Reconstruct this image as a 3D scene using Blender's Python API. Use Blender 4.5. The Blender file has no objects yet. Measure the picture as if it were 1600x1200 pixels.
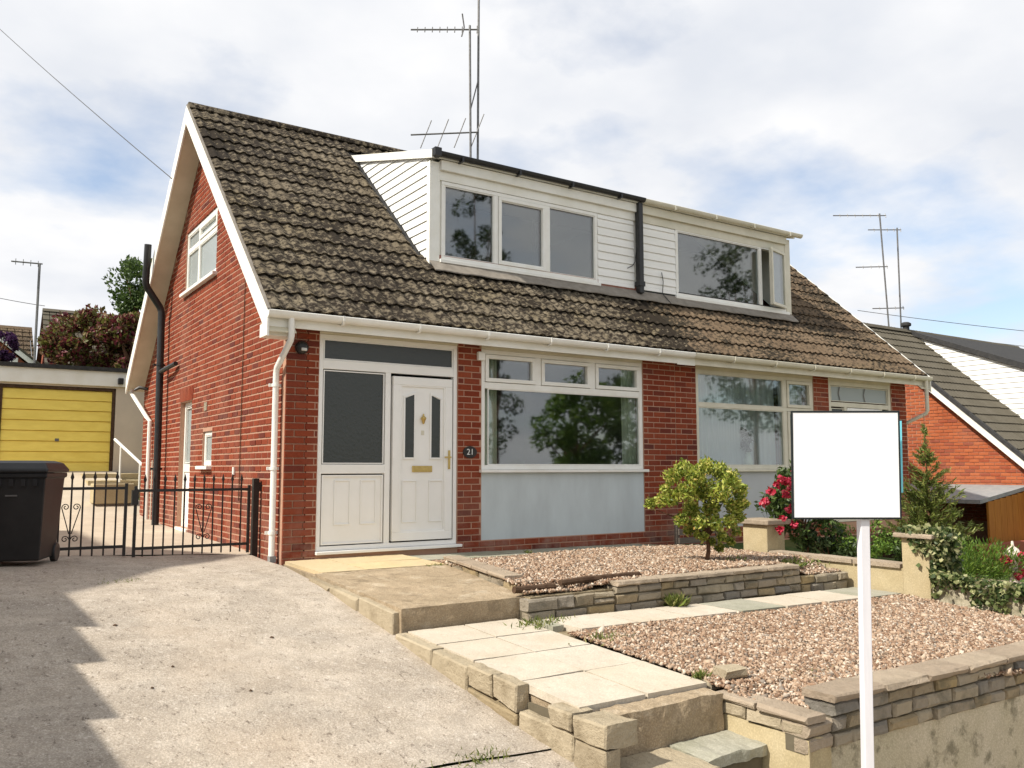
import bpy, bmesh, math, random
import numpy as np
from mathutils import Vector, Matrix
R = math.radians
random.seed(7)
rng = np.random.default_rng(7)
S = bpy.context.scene
COL = S.collection

# ------------------------------------------------------------------ camera
CAM = Vector((-3.1112, -9.2207, 0.993)); YAW = R(-33.535); PITCH = R(5.658); ROLL = R(-0.065); FPX = 1337.43
cam_d = bpy.data.cameras.new('camera'); cam = bpy.data.objects.new('camera', cam_d); COL.objects.link(cam)
cam_d.sensor_width = 36.0; cam_d.lens = 36.0 * FPX / 1600.0; cam_d.clip_end = 2000; cam_d.clip_start = 0.05
_f = Vector((-math.sin(YAW) * math.cos(PITCH), math.cos(YAW) * math.cos(PITCH), math.sin(PITCH)))
_r = Vector((math.cos(YAW), math.sin(YAW), 0)); _u = _r.cross(_f)
_r2 = math.cos(ROLL) * _r + math.sin(ROLL) * _u; _u2 = -math.sin(ROLL) * _r + math.cos(ROLL) * _u
_m = Matrix.Identity(4)
for _i, _v in enumerate((_r2, _u2, -_f)):
    for _j in range(3): _m[_j][_i] = _v[_j]
_m.translation = CAM; cam.matrix_world = _m
S.camera = cam
def proj(p):
    q = Vector(p) - CAM; d = q.dot(_f)
    return 800 + FPX * q.dot(_r2) / d, 600 - FPX * q.dot(_u2) / d, d

# ------------------------------------------------------------------ light
SUN_EL = R(46); SUN_DIR = Vector((-math.cos(SUN_EL), 0.035, math.sin(SUN_EL))).normalized()   # towards the sun
sd = bpy.data.lights.new('sun', 'SUN'); sd.energy = 5.0; sd.angle = R(1.2); sd.color = (1.0, 0.94, 0.84)
sun = bpy.data.objects.new('sun', sd); COL.objects.link(sun)
sun.rotation_euler = SUN_DIR.to_track_quat('Z', 'Y').to_euler()
W = bpy.data.worlds.new('World'); S.world = W; W.use_nodes = True
nt = W.node_tree; nt.nodes.clear(); L = nt.links.new
def N(t, **k):
    n = nt.nodes.new(t)
    for a, b in k.items(): setattr(n, a, b)
    return n
wo = N('ShaderNodeOutputWorld'); mixs = N('ShaderNodeMixShader'); b1 = N('ShaderNodeBackground'); b2 = N('ShaderNodeBackground')
sky = N('ShaderNodeTexSky', sky_type='NISHITA', sun_disc=False, sun_elevation=SUN_EL, sun_rotation=math.atan2(SUN_DIR.x, SUN_DIR.y))
sky.air_density = 1.0; sky.dust_density = 0.6; sky.ozone_density = 1.2
b1.inputs[1].default_value = 0.15; L(sky.outputs[0], b1.inputs[0])
tc = N('ShaderNodeTexCoord'); sep = N('ShaderNodeSeparateXYZ'); L(tc.outputs['Generated'], sep.inputs[0])
za = N('ShaderNodeMath', operation='ADD'); za.inputs[1].default_value = 0.22; L(sep.outputs[2], za.inputs[0])
zm = N('ShaderNodeMath', operation='MAXIMUM'); zm.inputs[1].default_value = 0.05; L(za.outputs[0], zm.inputs[0])
dv = N('ShaderNodeVectorMath', operation='DIVIDE'); cb = N('ShaderNodeCombineXYZ')
for i in range(3): L(zm.outputs[0], cb.inputs[i])
L(tc.outputs['Generated'], dv.inputs[0]); L(cb.outputs[0], dv.inputs[1])
mp = N('ShaderNodeMapping'); mp.inputs['Location'].default_value = (7.85, 3.2, 0); mp.inputs['Scale'].default_value = (1, 1, 0.0); L(dv.outputs[0], mp.inputs[0])
n1 = N('ShaderNodeTexNoise'); n1.inputs['Scale'].default_value = 1.5; n1.inputs['Detail'].default_value = 9; n1.inputs['Roughness'].default_value = 0.52; L(mp.outputs[0], n1.inputs[0])
cr = N('ShaderNodeValToRGB'); cr.color_ramp.elements[0].position = 0.31; cr.color_ramp.elements[0].color = (0.22, 0.22, 0.22, 1); cr.color_ramp.elements[1].position = 0.47; L(n1.outputs[0], cr.inputs[0])
n2 = N('ShaderNodeTexNoise'); n2.inputs['Scale'].default_value = 2.2; n2.inputs['Detail'].default_value = 5; L(mp.outputs[0], n2.inputs[0])
cc = N('ShaderNodeValToRGB'); cc.color_ramp.elements[0].position = 0.35; cc.color_ramp.elements[0].color = (0.76, 0.79, 0.85, 1)
cc.color_ramp.elements[1].position = 0.62; cc.color_ramp.elements[1].color = (0.96, 0.96, 0.97, 1); L(n2.outputs[0], cc.inputs[0])
L(cc.outputs[0], b2.inputs[0]); b2.inputs[1].default_value = 0.88
L(cr.outputs[0], mixs.inputs[0]); L(b1.outputs[0], mixs.inputs[1]); L(b2.outputs[0], mixs.inputs[2]); L(mixs.outputs[0], wo.inputs[0])
S.view_settings.view_transform = 'Standard'; S.view_settings.look = 'None'; S.view_settings.exposure = 0.25; S.view_settings.gamma = 1.0
S.view_settings.use_curve_mapping = False

# ------------------------------------------------------------------ materials
MATS = {}
class Mat:
    """small node-building helper"""
    def __init__(s, name, rough=0.6, spec=0.3, metal=0.0):
        s.m = bpy.data.materials.new(name); s.m.use_nodes = True; s.t = s.m.node_tree; s.n = s.t.nodes
        s.b = s.n['Principled BSDF']; s.b.inputs['Roughness'].default_value = rough
        s.b.inputs['Specular IOR Level'].default_value = spec; s.b.inputs['Metallic'].default_value = metal
        s.pos = s.n.new('ShaderNodeNewGeometry').outputs['Position']; MATS[name] = s.m
    def l(s, a, b): s.t.links.new(a, b)
    def new(s, t, **k):
        n = s.n.new(t)
        for a, b in k.items(): setattr(n, a, b)
        return n
    def noise(s, scale, detail=4, rough=0.55, vec=None, stretch=None):
        n = s.new('ShaderNodeTexNoise'); n.inputs['Scale'].default_value = scale; n.inputs['Detail'].default_value = detail; n.inputs['Roughness'].default_value = rough
        v = vec or s.pos
        if stretch:
            m = s.new('ShaderNodeMapping'); m.inputs['Scale'].default_value = stretch; s.l(v, m.inputs[0]); v = m.outputs[0]
        s.l(v, n.inputs[0]); return n.outputs[0]
    def ramp(s, fac, stops):
        r = s.new('ShaderNodeValToRGB'); e = r.color_ramp.elements
        while len(e) < len(stops): e.new(0.5)
        for q, (p, c) in zip(e, stops):
            q.position = p; q.color = (*c, 1) if len(c) == 3 else c
        s.l(fac, r.inputs[0]); return r.outputs[0]
    def mix(s, fac, a, b, mode='MIX'):
        m = s.new('ShaderNodeMix', data_type='RGBA', blend_type=mode)
        for i, v in ((0, fac), (6, a), (7, b)):
            if isinstance(v, (int, float)): m.inputs[i].default_value = v
            elif isinstance(v, tuple): m.inputs[i].default_value = (*v, 1)
            else: s.l(v, m.inputs[i])
        return m.outputs[2]
    def math(s, op, a, b=0.0):
        m = s.new('ShaderNodeMath', operation=op)
        for i, v in ((0, a), (1, b)):
            if isinstance(v, (int, float)): m.inputs[i].default_value = v
            else: s.l(v, m.inputs[i])
        return m.outputs[0]
    def rnd(s):
        a = s.new('ShaderNodeAttribute', attribute_name='rnd'); o = s.new('ShaderNodeObjectInfo')
        return s.math('FRACT', s.math('ADD', a.outputs['Fac'], o.outputs['Random']))
    def col(s, c):
        if isinstance(c, tuple): s.b.inputs['Base Color'].default_value = (*c, 1)
        else: s.l(c, s.b.inputs['Base Color'])
        return s
    def bump(s, h, strength=0.3, dist=0.01):
        b = s.new('ShaderNodeBump'); b.inputs['Strength'].default_value = strength; b.inputs['Distance'].default_value = dist
        s.l(h, b.inputs['Height']); s.l(b.outputs[0], s.b.inputs['Normal']); return s
G3 = lambda v: (v, v, v)

def brick_mat(name, cols, dirt=(0.30, 0.22, 0.17)):
    m = Mat(name, 0.85, 0.15); r = m.rnd()
    c = m.ramp(r, cols)
    c = m.mix(m.math('MULTIPLY', m.noise(38, 5), 0.5), c, (0.16, 0.07, 0.05), 'MULTIPLY')
    c = m.mix(m.ramp(m.noise(0.9, 5), [(0.5, G3(0)), (0.85, G3(0.3))]), c, dirt)
    sz = m.new('ShaderNodeSeparateXYZ'); m.l(m.pos, sz.inputs[0])
    low = m.ramp(sz.outputs[2], [(0.05, G3(1)), (0.75, G3(0))])
    k = m.math('MULTIPLY', low, m.ramp(m.noise(3.2, 7, 0.7), [(0.42, G3(0)), (0.66, G3(0.55))])); c = m.mix(k, c, (0.34, 0.24, 0.19))
    k = m.ramp(m.noise(1.7, 6, 0.65, stretch=(1, 1, .35)), [(0.55, G3(0)), (0.72, G3(0.5))]); c = m.mix(k, c, (0.55, 0.42, 0.38), 'MULTIPLY')
    m.col(c).bump(m.noise(120, 4), 0.5, 0.004)
brick_mat('brick', [(0, (0.275, 0.056, 0.025)), (0.3, (0.335, 0.078, 0.035)), (0.62, (0.235, 0.045, 0.021)), (0.8, (0.30, 0.068, 0.032)), (0.92, (0.20, 0.044, 0.026)), (1, (0.15, 0.042, 0.032))])
brick_mat('brick_orange', [(0, (0.46, 0.125, 0.05)), (0.5, (0.53, 0.16, 0.065)), (0.85, (0.40, 0.10, 0.045)), (1, (0.33, 0.10, 0.06))])
m = Mat('mortar', 0.95, 0.1); m.col(m.mix(m.noise(8, 6), (0.38, 0.215, 0.145), (0.50, 0.31, 0.22))).bump(m.noise(200, 3), 0.4, 0.003)

def tile_mat(name, a, b, moss, amt, yellow=0.0):
    m = Mat(name, 0.92, 0.12); r = m.rnd()
    c = m.mix(r, a, b)
    c = m.mix(m.math('MULTIPLY', m.noise(24, 6), 0.75), c, (0.35, 0.33, 0.29), 'MULTIPLY')
    if yellow:
        c = m.mix(m.math('MULTIPLY', m.ramp(m.noise(1.1, 4), [(0.5, G3(0)), (0.72, G3(1))]), yellow), c, (0.34, 0.27, 0.13))
    big = m.noise(0.55, 3); fine = m.noise(15, 8, 0.68)
    k = m.math('ADD', m.math('MULTIPLY', big, 0.45), m.math('MULTIPLY', fine, 1.0))
    k = m.math('ADD', k, m.math('MULTIPLY', r, 0.06))
    k = m.ramp(k, [(0.755 - amt, G3(0)), (0.80 - amt, G3(0.35)), (0.88 - amt, G3(0.95))])
    c = m.mix(k, c, moss)
    m.col(c); h = m.math('ADD', m.noise(60, 5), m.math('MULTIPLY', k, 0.8)); m.bump(h, 0.55, 0.008)
tile_mat('roof_tile', (0.185, 0.152, 0.106), (0.25, 0.21, 0.152), (0.016, 0.012, 0.009), 0.112, 0.25)
tile_mat('roof_tile_brown', (0.175, 0.125, 0.082), (0.225, 0.165, 0.11), (0.022, 0.019, 0.014), 0.035, 0.12)
tile_mat('roof_tile_grey', (0.14, 0.125, 0.095), (0.165, 0.148, 0.115), (0.06, 0.05, 0.04), -0.2)

def plain(name, c, c2=None, scale=6, rough=0.6, spec=0.3, metal=0.0, bump=0.0, bs=60, bd=0.004, stretch=None):
    m = Mat(name, rough, spec, metal)
    m.col(m.mix(m.ramp(m.noise(scale, 6, 0.6, stretch=stretch), [(0.35, G3(0)), (0.7, G3(1))]), c, c2) if c2 else c)
    if bump: m.bump(m.noise(bs, 5), bump, bd)
    return m
plain('white_plastic', (0.86, 0.85, 0.80), (0.78, 0.76, 0.69), 3.5, 0.35, 0.45)
plain('white_board', (0.86, 0.85, 0.79), (0.77, 0.75, 0.66), 2.5, 0.45, 0.35)
plain('white_clad', (0.87, 0.86, 0.82), (0.80, 0.79, 0.74), 2.0, 0.4, 0.4, stretch=(0.6, 0.6, 5))
plain('cream_plastic', (0.70, 0.66, 0.54), (0.60, 0.57, 0.45), 3.5, 0.5, 0.35)
plain('soffit', (0.66, 0.61, 0.47), (0.56, 0.51, 0.38), 3.0, 0.7, 0.2)
plain('door_white', (0.88, 0.87, 0.835), (0.83, 0.82, 0.775), 2.5, 0.35, 0.45)
plain('black_plastic', (0.018, 0.018, 0.019), (0.028, 0.028, 0.028), 8, 0.42, 0.4)
plain('bin_plastic', (0.011, 0.011, 0.012), (0.022, 0.021, 0.021), 5, 0.5, 0.4, bump=0.15, bs=200, bd=0.001)
plain('black_metal', (0.016, 0.015, 0.014), (0.03, 0.024, 0.02), 14, 0.5, 0.4)
plain('grey_panel', (0.56, 0.62, 0.63), (0.485, 0.535, 0.545), 2.5, 0.7, 0.25, bump=0.08, bs=30, stretch=(1.5, 1.5, .5))
plain('pale_panel', (0.50, 0.52, 0.53), (0.46, 0.48, 0.49), 1.5, 0.7, 0.25)
plain('render_pale', (0.60, 0.52, 0.41), (0.52, 0.45, 0.36), 1.6, 0.9, 0.15, bump=0.4, bs=90)
plain('yellow_paint', (0.90, 0.71, 0.15), (0.80, 0.61, 0.11), 3, 0.5, 0.35, stretch=(1, 1, 4))
plain('brass', (0.62, 0.46, 0.17), (0.5, 0.36, 0.12), 20, 0.4, 0.5, 0.75)
plain('lead', (0.22, 0.225, 0.23), (0.32, 0.31, 0.29), 9, 0.75, 0.3, bump=0.4, bs=14, bd=0.01)
plain('apron', (0.20, 0.175, 0.145), (0.28, 0.25, 0.21), 9, 0.85, 0.2, bump=0.5, bs=20, bd=0.01)
plain('flash_red', (0.22, 0.09, 0.065), (0.34, 0.17, 0.13), 7, 0.85, 0.15, bump=0.4, bs=40)
plain('felt', (0.035, 0.035, 0.036), (0.06, 0.058, 0.055), 12, 0.9, 0.15, bump=0.3, bs=80)
plain('galv', (0.20, 0.20, 0.20), (0.12, 0.11, 0.10), 18, 0.5, 0.4, 0.5)
plain('sign_white', (0.92, 0.92, 0.92), None, rough=0.45, spec=0.3)
plain('sign_black', (0.012, 0.016, 0.018), None, rough=0.5)
plain('sign_cyan', (0.22, 0.68, 0.80), (0.25, 0.72, 0.84), 4, 0.4)
plain('post_white', (0.74, 0.73, 0.76), (0.66, 0.65, 0.68), 5, 0.5, stretch=(4, 4, .5))
plain('wood_orange', (0.40, 0.16, 0.025), (0.30, 0.11, 0.018), 5, 0.7, 0.2, stretch=(6, 6, .6))
plain('wood_grey', (0.20, 0.17, 0.14), (0.12, 0.10, 0.085), 9, 0.9, 0.1, bump=0.5, bs=40, stretch=(1, 1, 8))
plain('wood_dark', (0.055, 0.032, 0.02), (0.11, 0.07, 0.045), 14, 0.9, 0.1, bump=0.6, bs=50)
plain('bark', (0.16, 0.085, 0.05), (0.09, 0.05, 0.03), 25, 0.9, 0.1, bump=0.6, bs=70)
plain('fence_wood', (0.24, 0.15, 0.08), (0.17, 0.11, 0.06), 6, 0.85, 0.1, stretch=(5, 5, .6))
plain('room_paint', (0.22, 0.21, 0.19), None, rough=0.9)
plain('room_floor', (0.16, 0.11, 0.07), None, rough=0.8)
plain('asphalt', (0.05, 0.05, 0.052), (0.07, 0.07, 0.07), 30, 0.9, 0.2, bump=0.4, bs=150)
plain('vase', (0.62, 0.68, 0.60), None, rough=0.35)
plain('rope', (0.05, 0.05, 0.05), None, rough=0.6)
plain('lamp_glass', (0.55, 0.55, 0.52), None, rough=0.15, spec=0.6)
plain('numeral', (0.75, 0.75, 0.72), None, rough=0.5)
plain('statue', (0.72, 0.64, 0.55), (0.6, 0.5, 0.42), 12, 0.8, 0.2)

def concrete(name, stops, scale, blot, blotc, speck, bump=0.5, bd=0.008, extra=None):
    m = Mat(name, 0.93, 0.12)
    c = m.ramp(m.noise(scale, 8, 0.62), stops)
    c = m.mix(m.math('MULTIPLY', m.ramp(m.noise(1.3, 5, 0.6), [(0.44, G3(0)), (0.66, G3(1))]), blot), c, blotc)
    c = m.mix(m.math('MULTIPLY', m.ramp(m.noise(85, 5, 0.75), [(0.47, G3(1)), (0.6, G3(0))]), speck), c, (0.30, 0.28, 0.26), 'MULTIPLY')
    if extra: c = extra(m, c)
    m.col(c); m.bump(m.math('ADD', m.noise(70, 6, 0.7), m.math('MULTIPLY', m.noise(6, 4), 1.5)), bump, bd)
    return m
def drive_extra(m, c):
    k = m.ramp(m.noise(5.5, 10, 0.82, stretch=(1.0, 0.7, 1)), [(0.50, G3(0)), (0.65, G3(0.72))])
    c = m.mix(k, c, (0.31, 0.265, 0.215))
    k = m.ramp(m.noise(17, 8, 0.8, stretch=(1.5, .8, 1)), [(0.56, G3(0)), (0.63, G3(0.95))])
    c = m.mix(k, c, (0.14, 0.11, 0.085))
    k = m.ramp(m.noise(26, 8, 0.8, stretch=(1, .6, 1)), [(0.56, G3(0)), (0.68, G3(0.75))])
    c = m.mix(k, c, (0.78, 0.71, 0.62))
    k = m.ramp(m.noise(2.0, 6, 0.65, stretch=(.6, 1.3, 1)), [(0.45, G3(0)), (0.75, G3(0.28))])
    c = m.mix(k, c, (0.68, 0.59, 0.48))
    k = m.ramp(m.noise(0.75, 3, 0.5), [(0.55, G3(0)), (0.75, G3(0.35))])
    return m.mix(k, c, (0.50, 0.38, 0.265))
concrete('drive', [(0.3, (0.49, 0.42, 0.335)), (0.5, (0.59, 0.51, 0.415)), (0.72, (0.68, 0.60, 0.50))], 4.0, 0.45, (0.40, 0.355, 0.30), 0.5, 0.85, 0.012, drive_extra)
concrete('side_path', [(0.3, (0.50, 0.42, 0.32)), (0.7, (0.58, 0.50, 0.39))], 3.0, 0.3, (0.40, 0.34, 0.27), 0.2, 0.4)
def slab_wear(m, c):
    r = m.rnd(); c = m.mix(m.math('MULTIPLY', r, 0.3), c, (0.50, 0.41, 0.29))
    k = m.ramp(m.noise(11, 8, 0.78), [(0.58, G3(0)), (0.68, G3(0.55))]); c = m.mix(k, c, (0.33, 0.265, 0.18))
    k = m.ramp(m.noise(2.2, 6, 0.6), [(0.5, G3(0)), (0.7, G3(0.4))]); return m.mix(k, c, (0.45, 0.37, 0.26))
concrete('slab_pale', [(0.3, (0.55, 0.49, 0.40)), (0.7, (0.64, 0.58, 0.48))], 5.0, 0.35, (0.48, 0.42, 0.33), 0.25, 0.45, 0.005, slab_wear)
concrete('slab_yellow', [(0.3, (0.60, 0.47, 0.26)), (0.7, (0.67, 0.54, 0.32))], 5.0, 0.45, (0.50, 0.39, 0.22), 0.2, 0.4, 0.005, slab_wear)
concrete('slab_green', [(0.3, (0.34, 0.33, 0.26)), (0.7, (0.44, 0.42, 0.34))], 5.0, 0.5, (0.28, 0.28, 0.18), 0.3, 0.35, 0.005)
def grime(m, c):
    k = m.ramp(m.noise(7, 8, 0.72), [(0.52, G3(0)), (0.66, G3(0.75))])
    c = m.mix(k, c, (0.20, 0.155, 0.10))
    k = m.ramp(m.noise(3, 8, 0.75), [(0.55, G3(0)), (0.7, G3(0.6))])
    return m.mix(k, c, (0.60, 0.52, 0.40))
concrete('landing', [(0.3, (0.42, 0.325, 0.215)), (0.7, (0.53, 0.42, 0.285))], 6.0, 0.5, (0.34, 0.265, 0.17), 0.4, 0.8, 0.012, grime)
def stain(m, c):
    k = m.ramp(m.noise(5.5, 7, 0.7), [(0.52, G3(0)), (0.64, G3(0.75))])
    return m.mix(k, c, (0.14, 0.125, 0.08))
concrete('render_old', [(0.3, (0.50, 0.44, 0.31)), (0.7, (0.62, 0.55, 0.42))], 3.0, 0.35, (0.34, 0.32, 0.19), 0.3, 0.6, 0.01, stain)
concrete('pillar_render', [(0.3, (0.47, 0.38, 0.22)), (0.7, (0.55, 0.46, 0.29))], 4.0, 0.4, (0.34, 0.28, 0.17), 0.25, 0.5, 0.006)

def stone_mat(name, stops, stainc=(0.10, 0.095, 0.07), amt=0.6):
    m = Mat(name, 0.92, 0.12); c = m.ramp(m.rnd(), stops)
    c = m.mix(m.math('MULTIPLY', m.noise(22, 7, 0.65), 0.55), c, (0.4, 0.36, 0.3), 'MULTIPLY')
    k = m.ramp(m.noise(4.5, 6, 0.65), [(0.5, G3(0)), (0.68, G3(amt))]); c = m.mix(k, c, stainc)
    k = m.ramp(m.noise(19, 8, 0.8), [(0.60, G3(0)), (0.69, G3(0.7))]); c = m.mix(k, c, (0.13, 0.11, 0.075))
    m.col(c).bump(m.noise(45, 6, 0.7), 1.0, 0.016)
stone_mat('stone', [(0, (0.38, 0.325, 0.245)), (0.35, (0.45, 0.385, 0.28)), (0.55, (0.32, 0.285, 0.24)), (0.75, (0.43, 0.33, 0.18)), (0.85, (0.27, 0.25, 0.22)), (1, (0.36, 0.31, 0.24))])
stone_mat('stone_pale', [(0, (0.48, 0.405, 0.285)), (0.5, (0.54, 0.46, 0.33)), (1, (0.42, 0.35, 0.245))], (0.24, 0.19, 0.12), 0.6)
stone_mat('stone_cap', [(0, (0.44, 0.36, 0.27)), (0.5, (0.50, 0.41, 0.31)), (1, (0.40, 0.32, 0.24))], (0.22, 0.18, 0.13), 0.45)
m = Mat('joint', 0.95, 0.05); m.col(m.mix(m.noise(20, 5), (0.10, 0.085, 0.06), (0.17, 0.145, 0.10)))
m = Mat('pebble', 0.85, 0.2); m.col(m.ramp(m.rnd(), [(0, (0.17, 0.10, 0.062)), (0.25, (0.29, 0.185, 0.12)), (0.5, (0.38, 0.265, 0.18)), (0.72, (0.47, 0.36, 0.26)), (0.86, (0.60, 0.51, 0.41)), (0.9, (0.26, 0.22, 0.18)), (1, (0.13, 0.09, 0.06))]))
m = Mat('gravel_base', 0.95, 0.1); m.col(m.ramp(m.noise(60, 4, 0.8), [(0.35, (0.12, 0.08, 0.055)), (0.65, (0.36, 0.26, 0.19))])).bump(m.noise(60, 4), 0.8, 0.02)
m = Mat('soil', 0.95, 0.1); m.col(m.ramp(m.noise(14, 7, 0.7), [(0.35, (0.17, 0.13, 0.08)), (0.6, (0.34, 0.28, 0.18)), (0.75, (0.24, 0.22, 0.11))])).bump(m.noise(40, 6, 0.7), 0.8, 0.02)
m = Mat('lawn', 0.95, 0.1); m.col(m.ramp(m.noise(6, 7, 0.7), [(0.3, (0.045, 0.075, 0.02)), (0.7, (0.09, 0.12, 0.04))]))
m = Mat('brick_far', 0.9, 0.1); m.col(m.mix(m.noise(7, 5), (0.33, 0.105, 0.06), (0.25, 0.085, 0.055)))

def leaf_mat(name, stops, trans=0.35, rough=0.45):
    m = Mat(name, rough, 0.35); c = m.ramp(m.rnd(), stops); m.col(c)
    t = m.new('ShaderNodeBsdfTranslucent'); m.l(c, t.inputs[0]); mx = m.new('ShaderNodeMixShader'); mx.inputs[0].default_value = trans
    out = m.n['Material Output']; m.l(m.b.outputs[0], mx.inputs[1]); m.l(t.outputs[0], mx.inputs[2]); m.l(mx.outputs[0], out.inputs[0])
leaf_mat('leaf_lime', [(0, (0.08, 0.12, 0.016)), (0.3, (0.22, 0.29, 0.036)), (0.65, (0.42, 0.46, 0.075)), (0.93, (0.62, 0.60, 0.17)), (1, (0.48, 0.27, 0.07))])
leaf_mat('leaf_green', [(0, (0.030, 0.055, 0.014)), (0.5, (0.065, 0.11, 0.025)), (1, (0.13, 0.19, 0.05))])
leaf_mat('leaf_bright', [(0, (0.06, 0.12, 0.015)), (0.5, (0.12, 0.22, 0.03)), (1, (0.24, 0.34, 0.06))])
leaf_mat('leaf_dark', [(0, (0.020, 0.035, 0.012)), (0.5, (0.04, 0.065, 0.02)), (1, (0.09, 0.13, 0.05))])
leaf_mat('leaf_red', [(0, (0.09, 0.014, 0.022)), (0.3, (0.17, 0.03, 0.04)), (0.5, (0.10, 0.09, 0.02)), (0.78, (0.15, 0.16, 0.035)), (1, (0.36, 0.20, 0.13))])
leaf_mat('leaf_purple', [(0, (0.03, 0.012, 0.045)), (1, (0.09, 0.03, 0.10))])
leaf_mat('leaf_conifer', [(0, (0.10, 0.14, 0.03)), (0.6, (0.19, 0.24, 0.05)), (1, (0.31, 0.33, 0.09))])
leaf_mat('leaf_ivy', [(0, (0.03, 0.055, 0.015)), (0.45, (0.09, 0.13, 0.04)), (0.7, (0.30, 0.32, 0.13)), (1, (0.52, 0.50, 0.27))])
leaf_mat('petal_red', [(0, (0.32, 0.012, 0.03)), (0.5, (0.50, 0.02, 0.05)), (1, (0.62, 0.10, 0.16))], 0.25)
leaf_mat('grass', [(0, (0.10, 0.14, 0.03)), (0.6, (0.19, 0.24, 0.05)), (1, (0.38, 0.34, 0.14))])
leaf_mat('net', [(0, (0.80, 0.85, 0.87)), (1, (0.88, 0.92, 0.94))], 0.4, 0.9)
leaf_mat('curtain', [(0, (0.74, 0.78, 0.62)), (1, (0.82, 0.85, 0.70))], 0.3, 0.9)

def glass(name, r0=0.06, tint=(0.86, 0.90, 0.88), rough=0.0, body=None):
    m = Mat(name); out = m.n['Material Output']
    lw = m.new('ShaderNodeLayerWeight'); lw.inputs[0].default_value = 0.5
    p = m.math('POWER', lw.outputs['Facing'], 4.0)
    fac = m.math('ADD', m.math('MULTIPLY', p, 1 - r0), r0)
    g = m.new('ShaderNodeBsdfGlossy'); g.inputs['Roughness'].default_value = rough
    if body:
        t = m.new('ShaderNodeBsdfDiffuse'); bp = m.new('ShaderNodeBump'); bp.inputs['Strength'].default_value = 0.35; bp.inputs['Distance'].default_value = 0.01
        m.l(m.noise(28, 3, 0.5), bp.inputs['Height']); m.l(bp.outputs[0], g.inputs['Normal'])
    else: t = m.new('ShaderNodeBsdfTransparent')
    t.inputs[0].default_value = (*(body or tint), 1)
    mx = m.new('ShaderNodeMixShader'); m.l(fac, mx.inputs[0]); m.l(t.outputs[0], mx.inputs[1]); m.l(g.outputs[0], mx.inputs[2]); m.l(mx.outputs[0], out.inputs[0])
    return m
glass('glass', 0.165, rough=0.025)
glass('glass_obscure', 0.05, body=(0.035, 0.04, 0.035), rough=0.22)
glass('glass_frost', 0.05, body=(0.33, 0.37, 0.36), rough=0.25)

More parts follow.
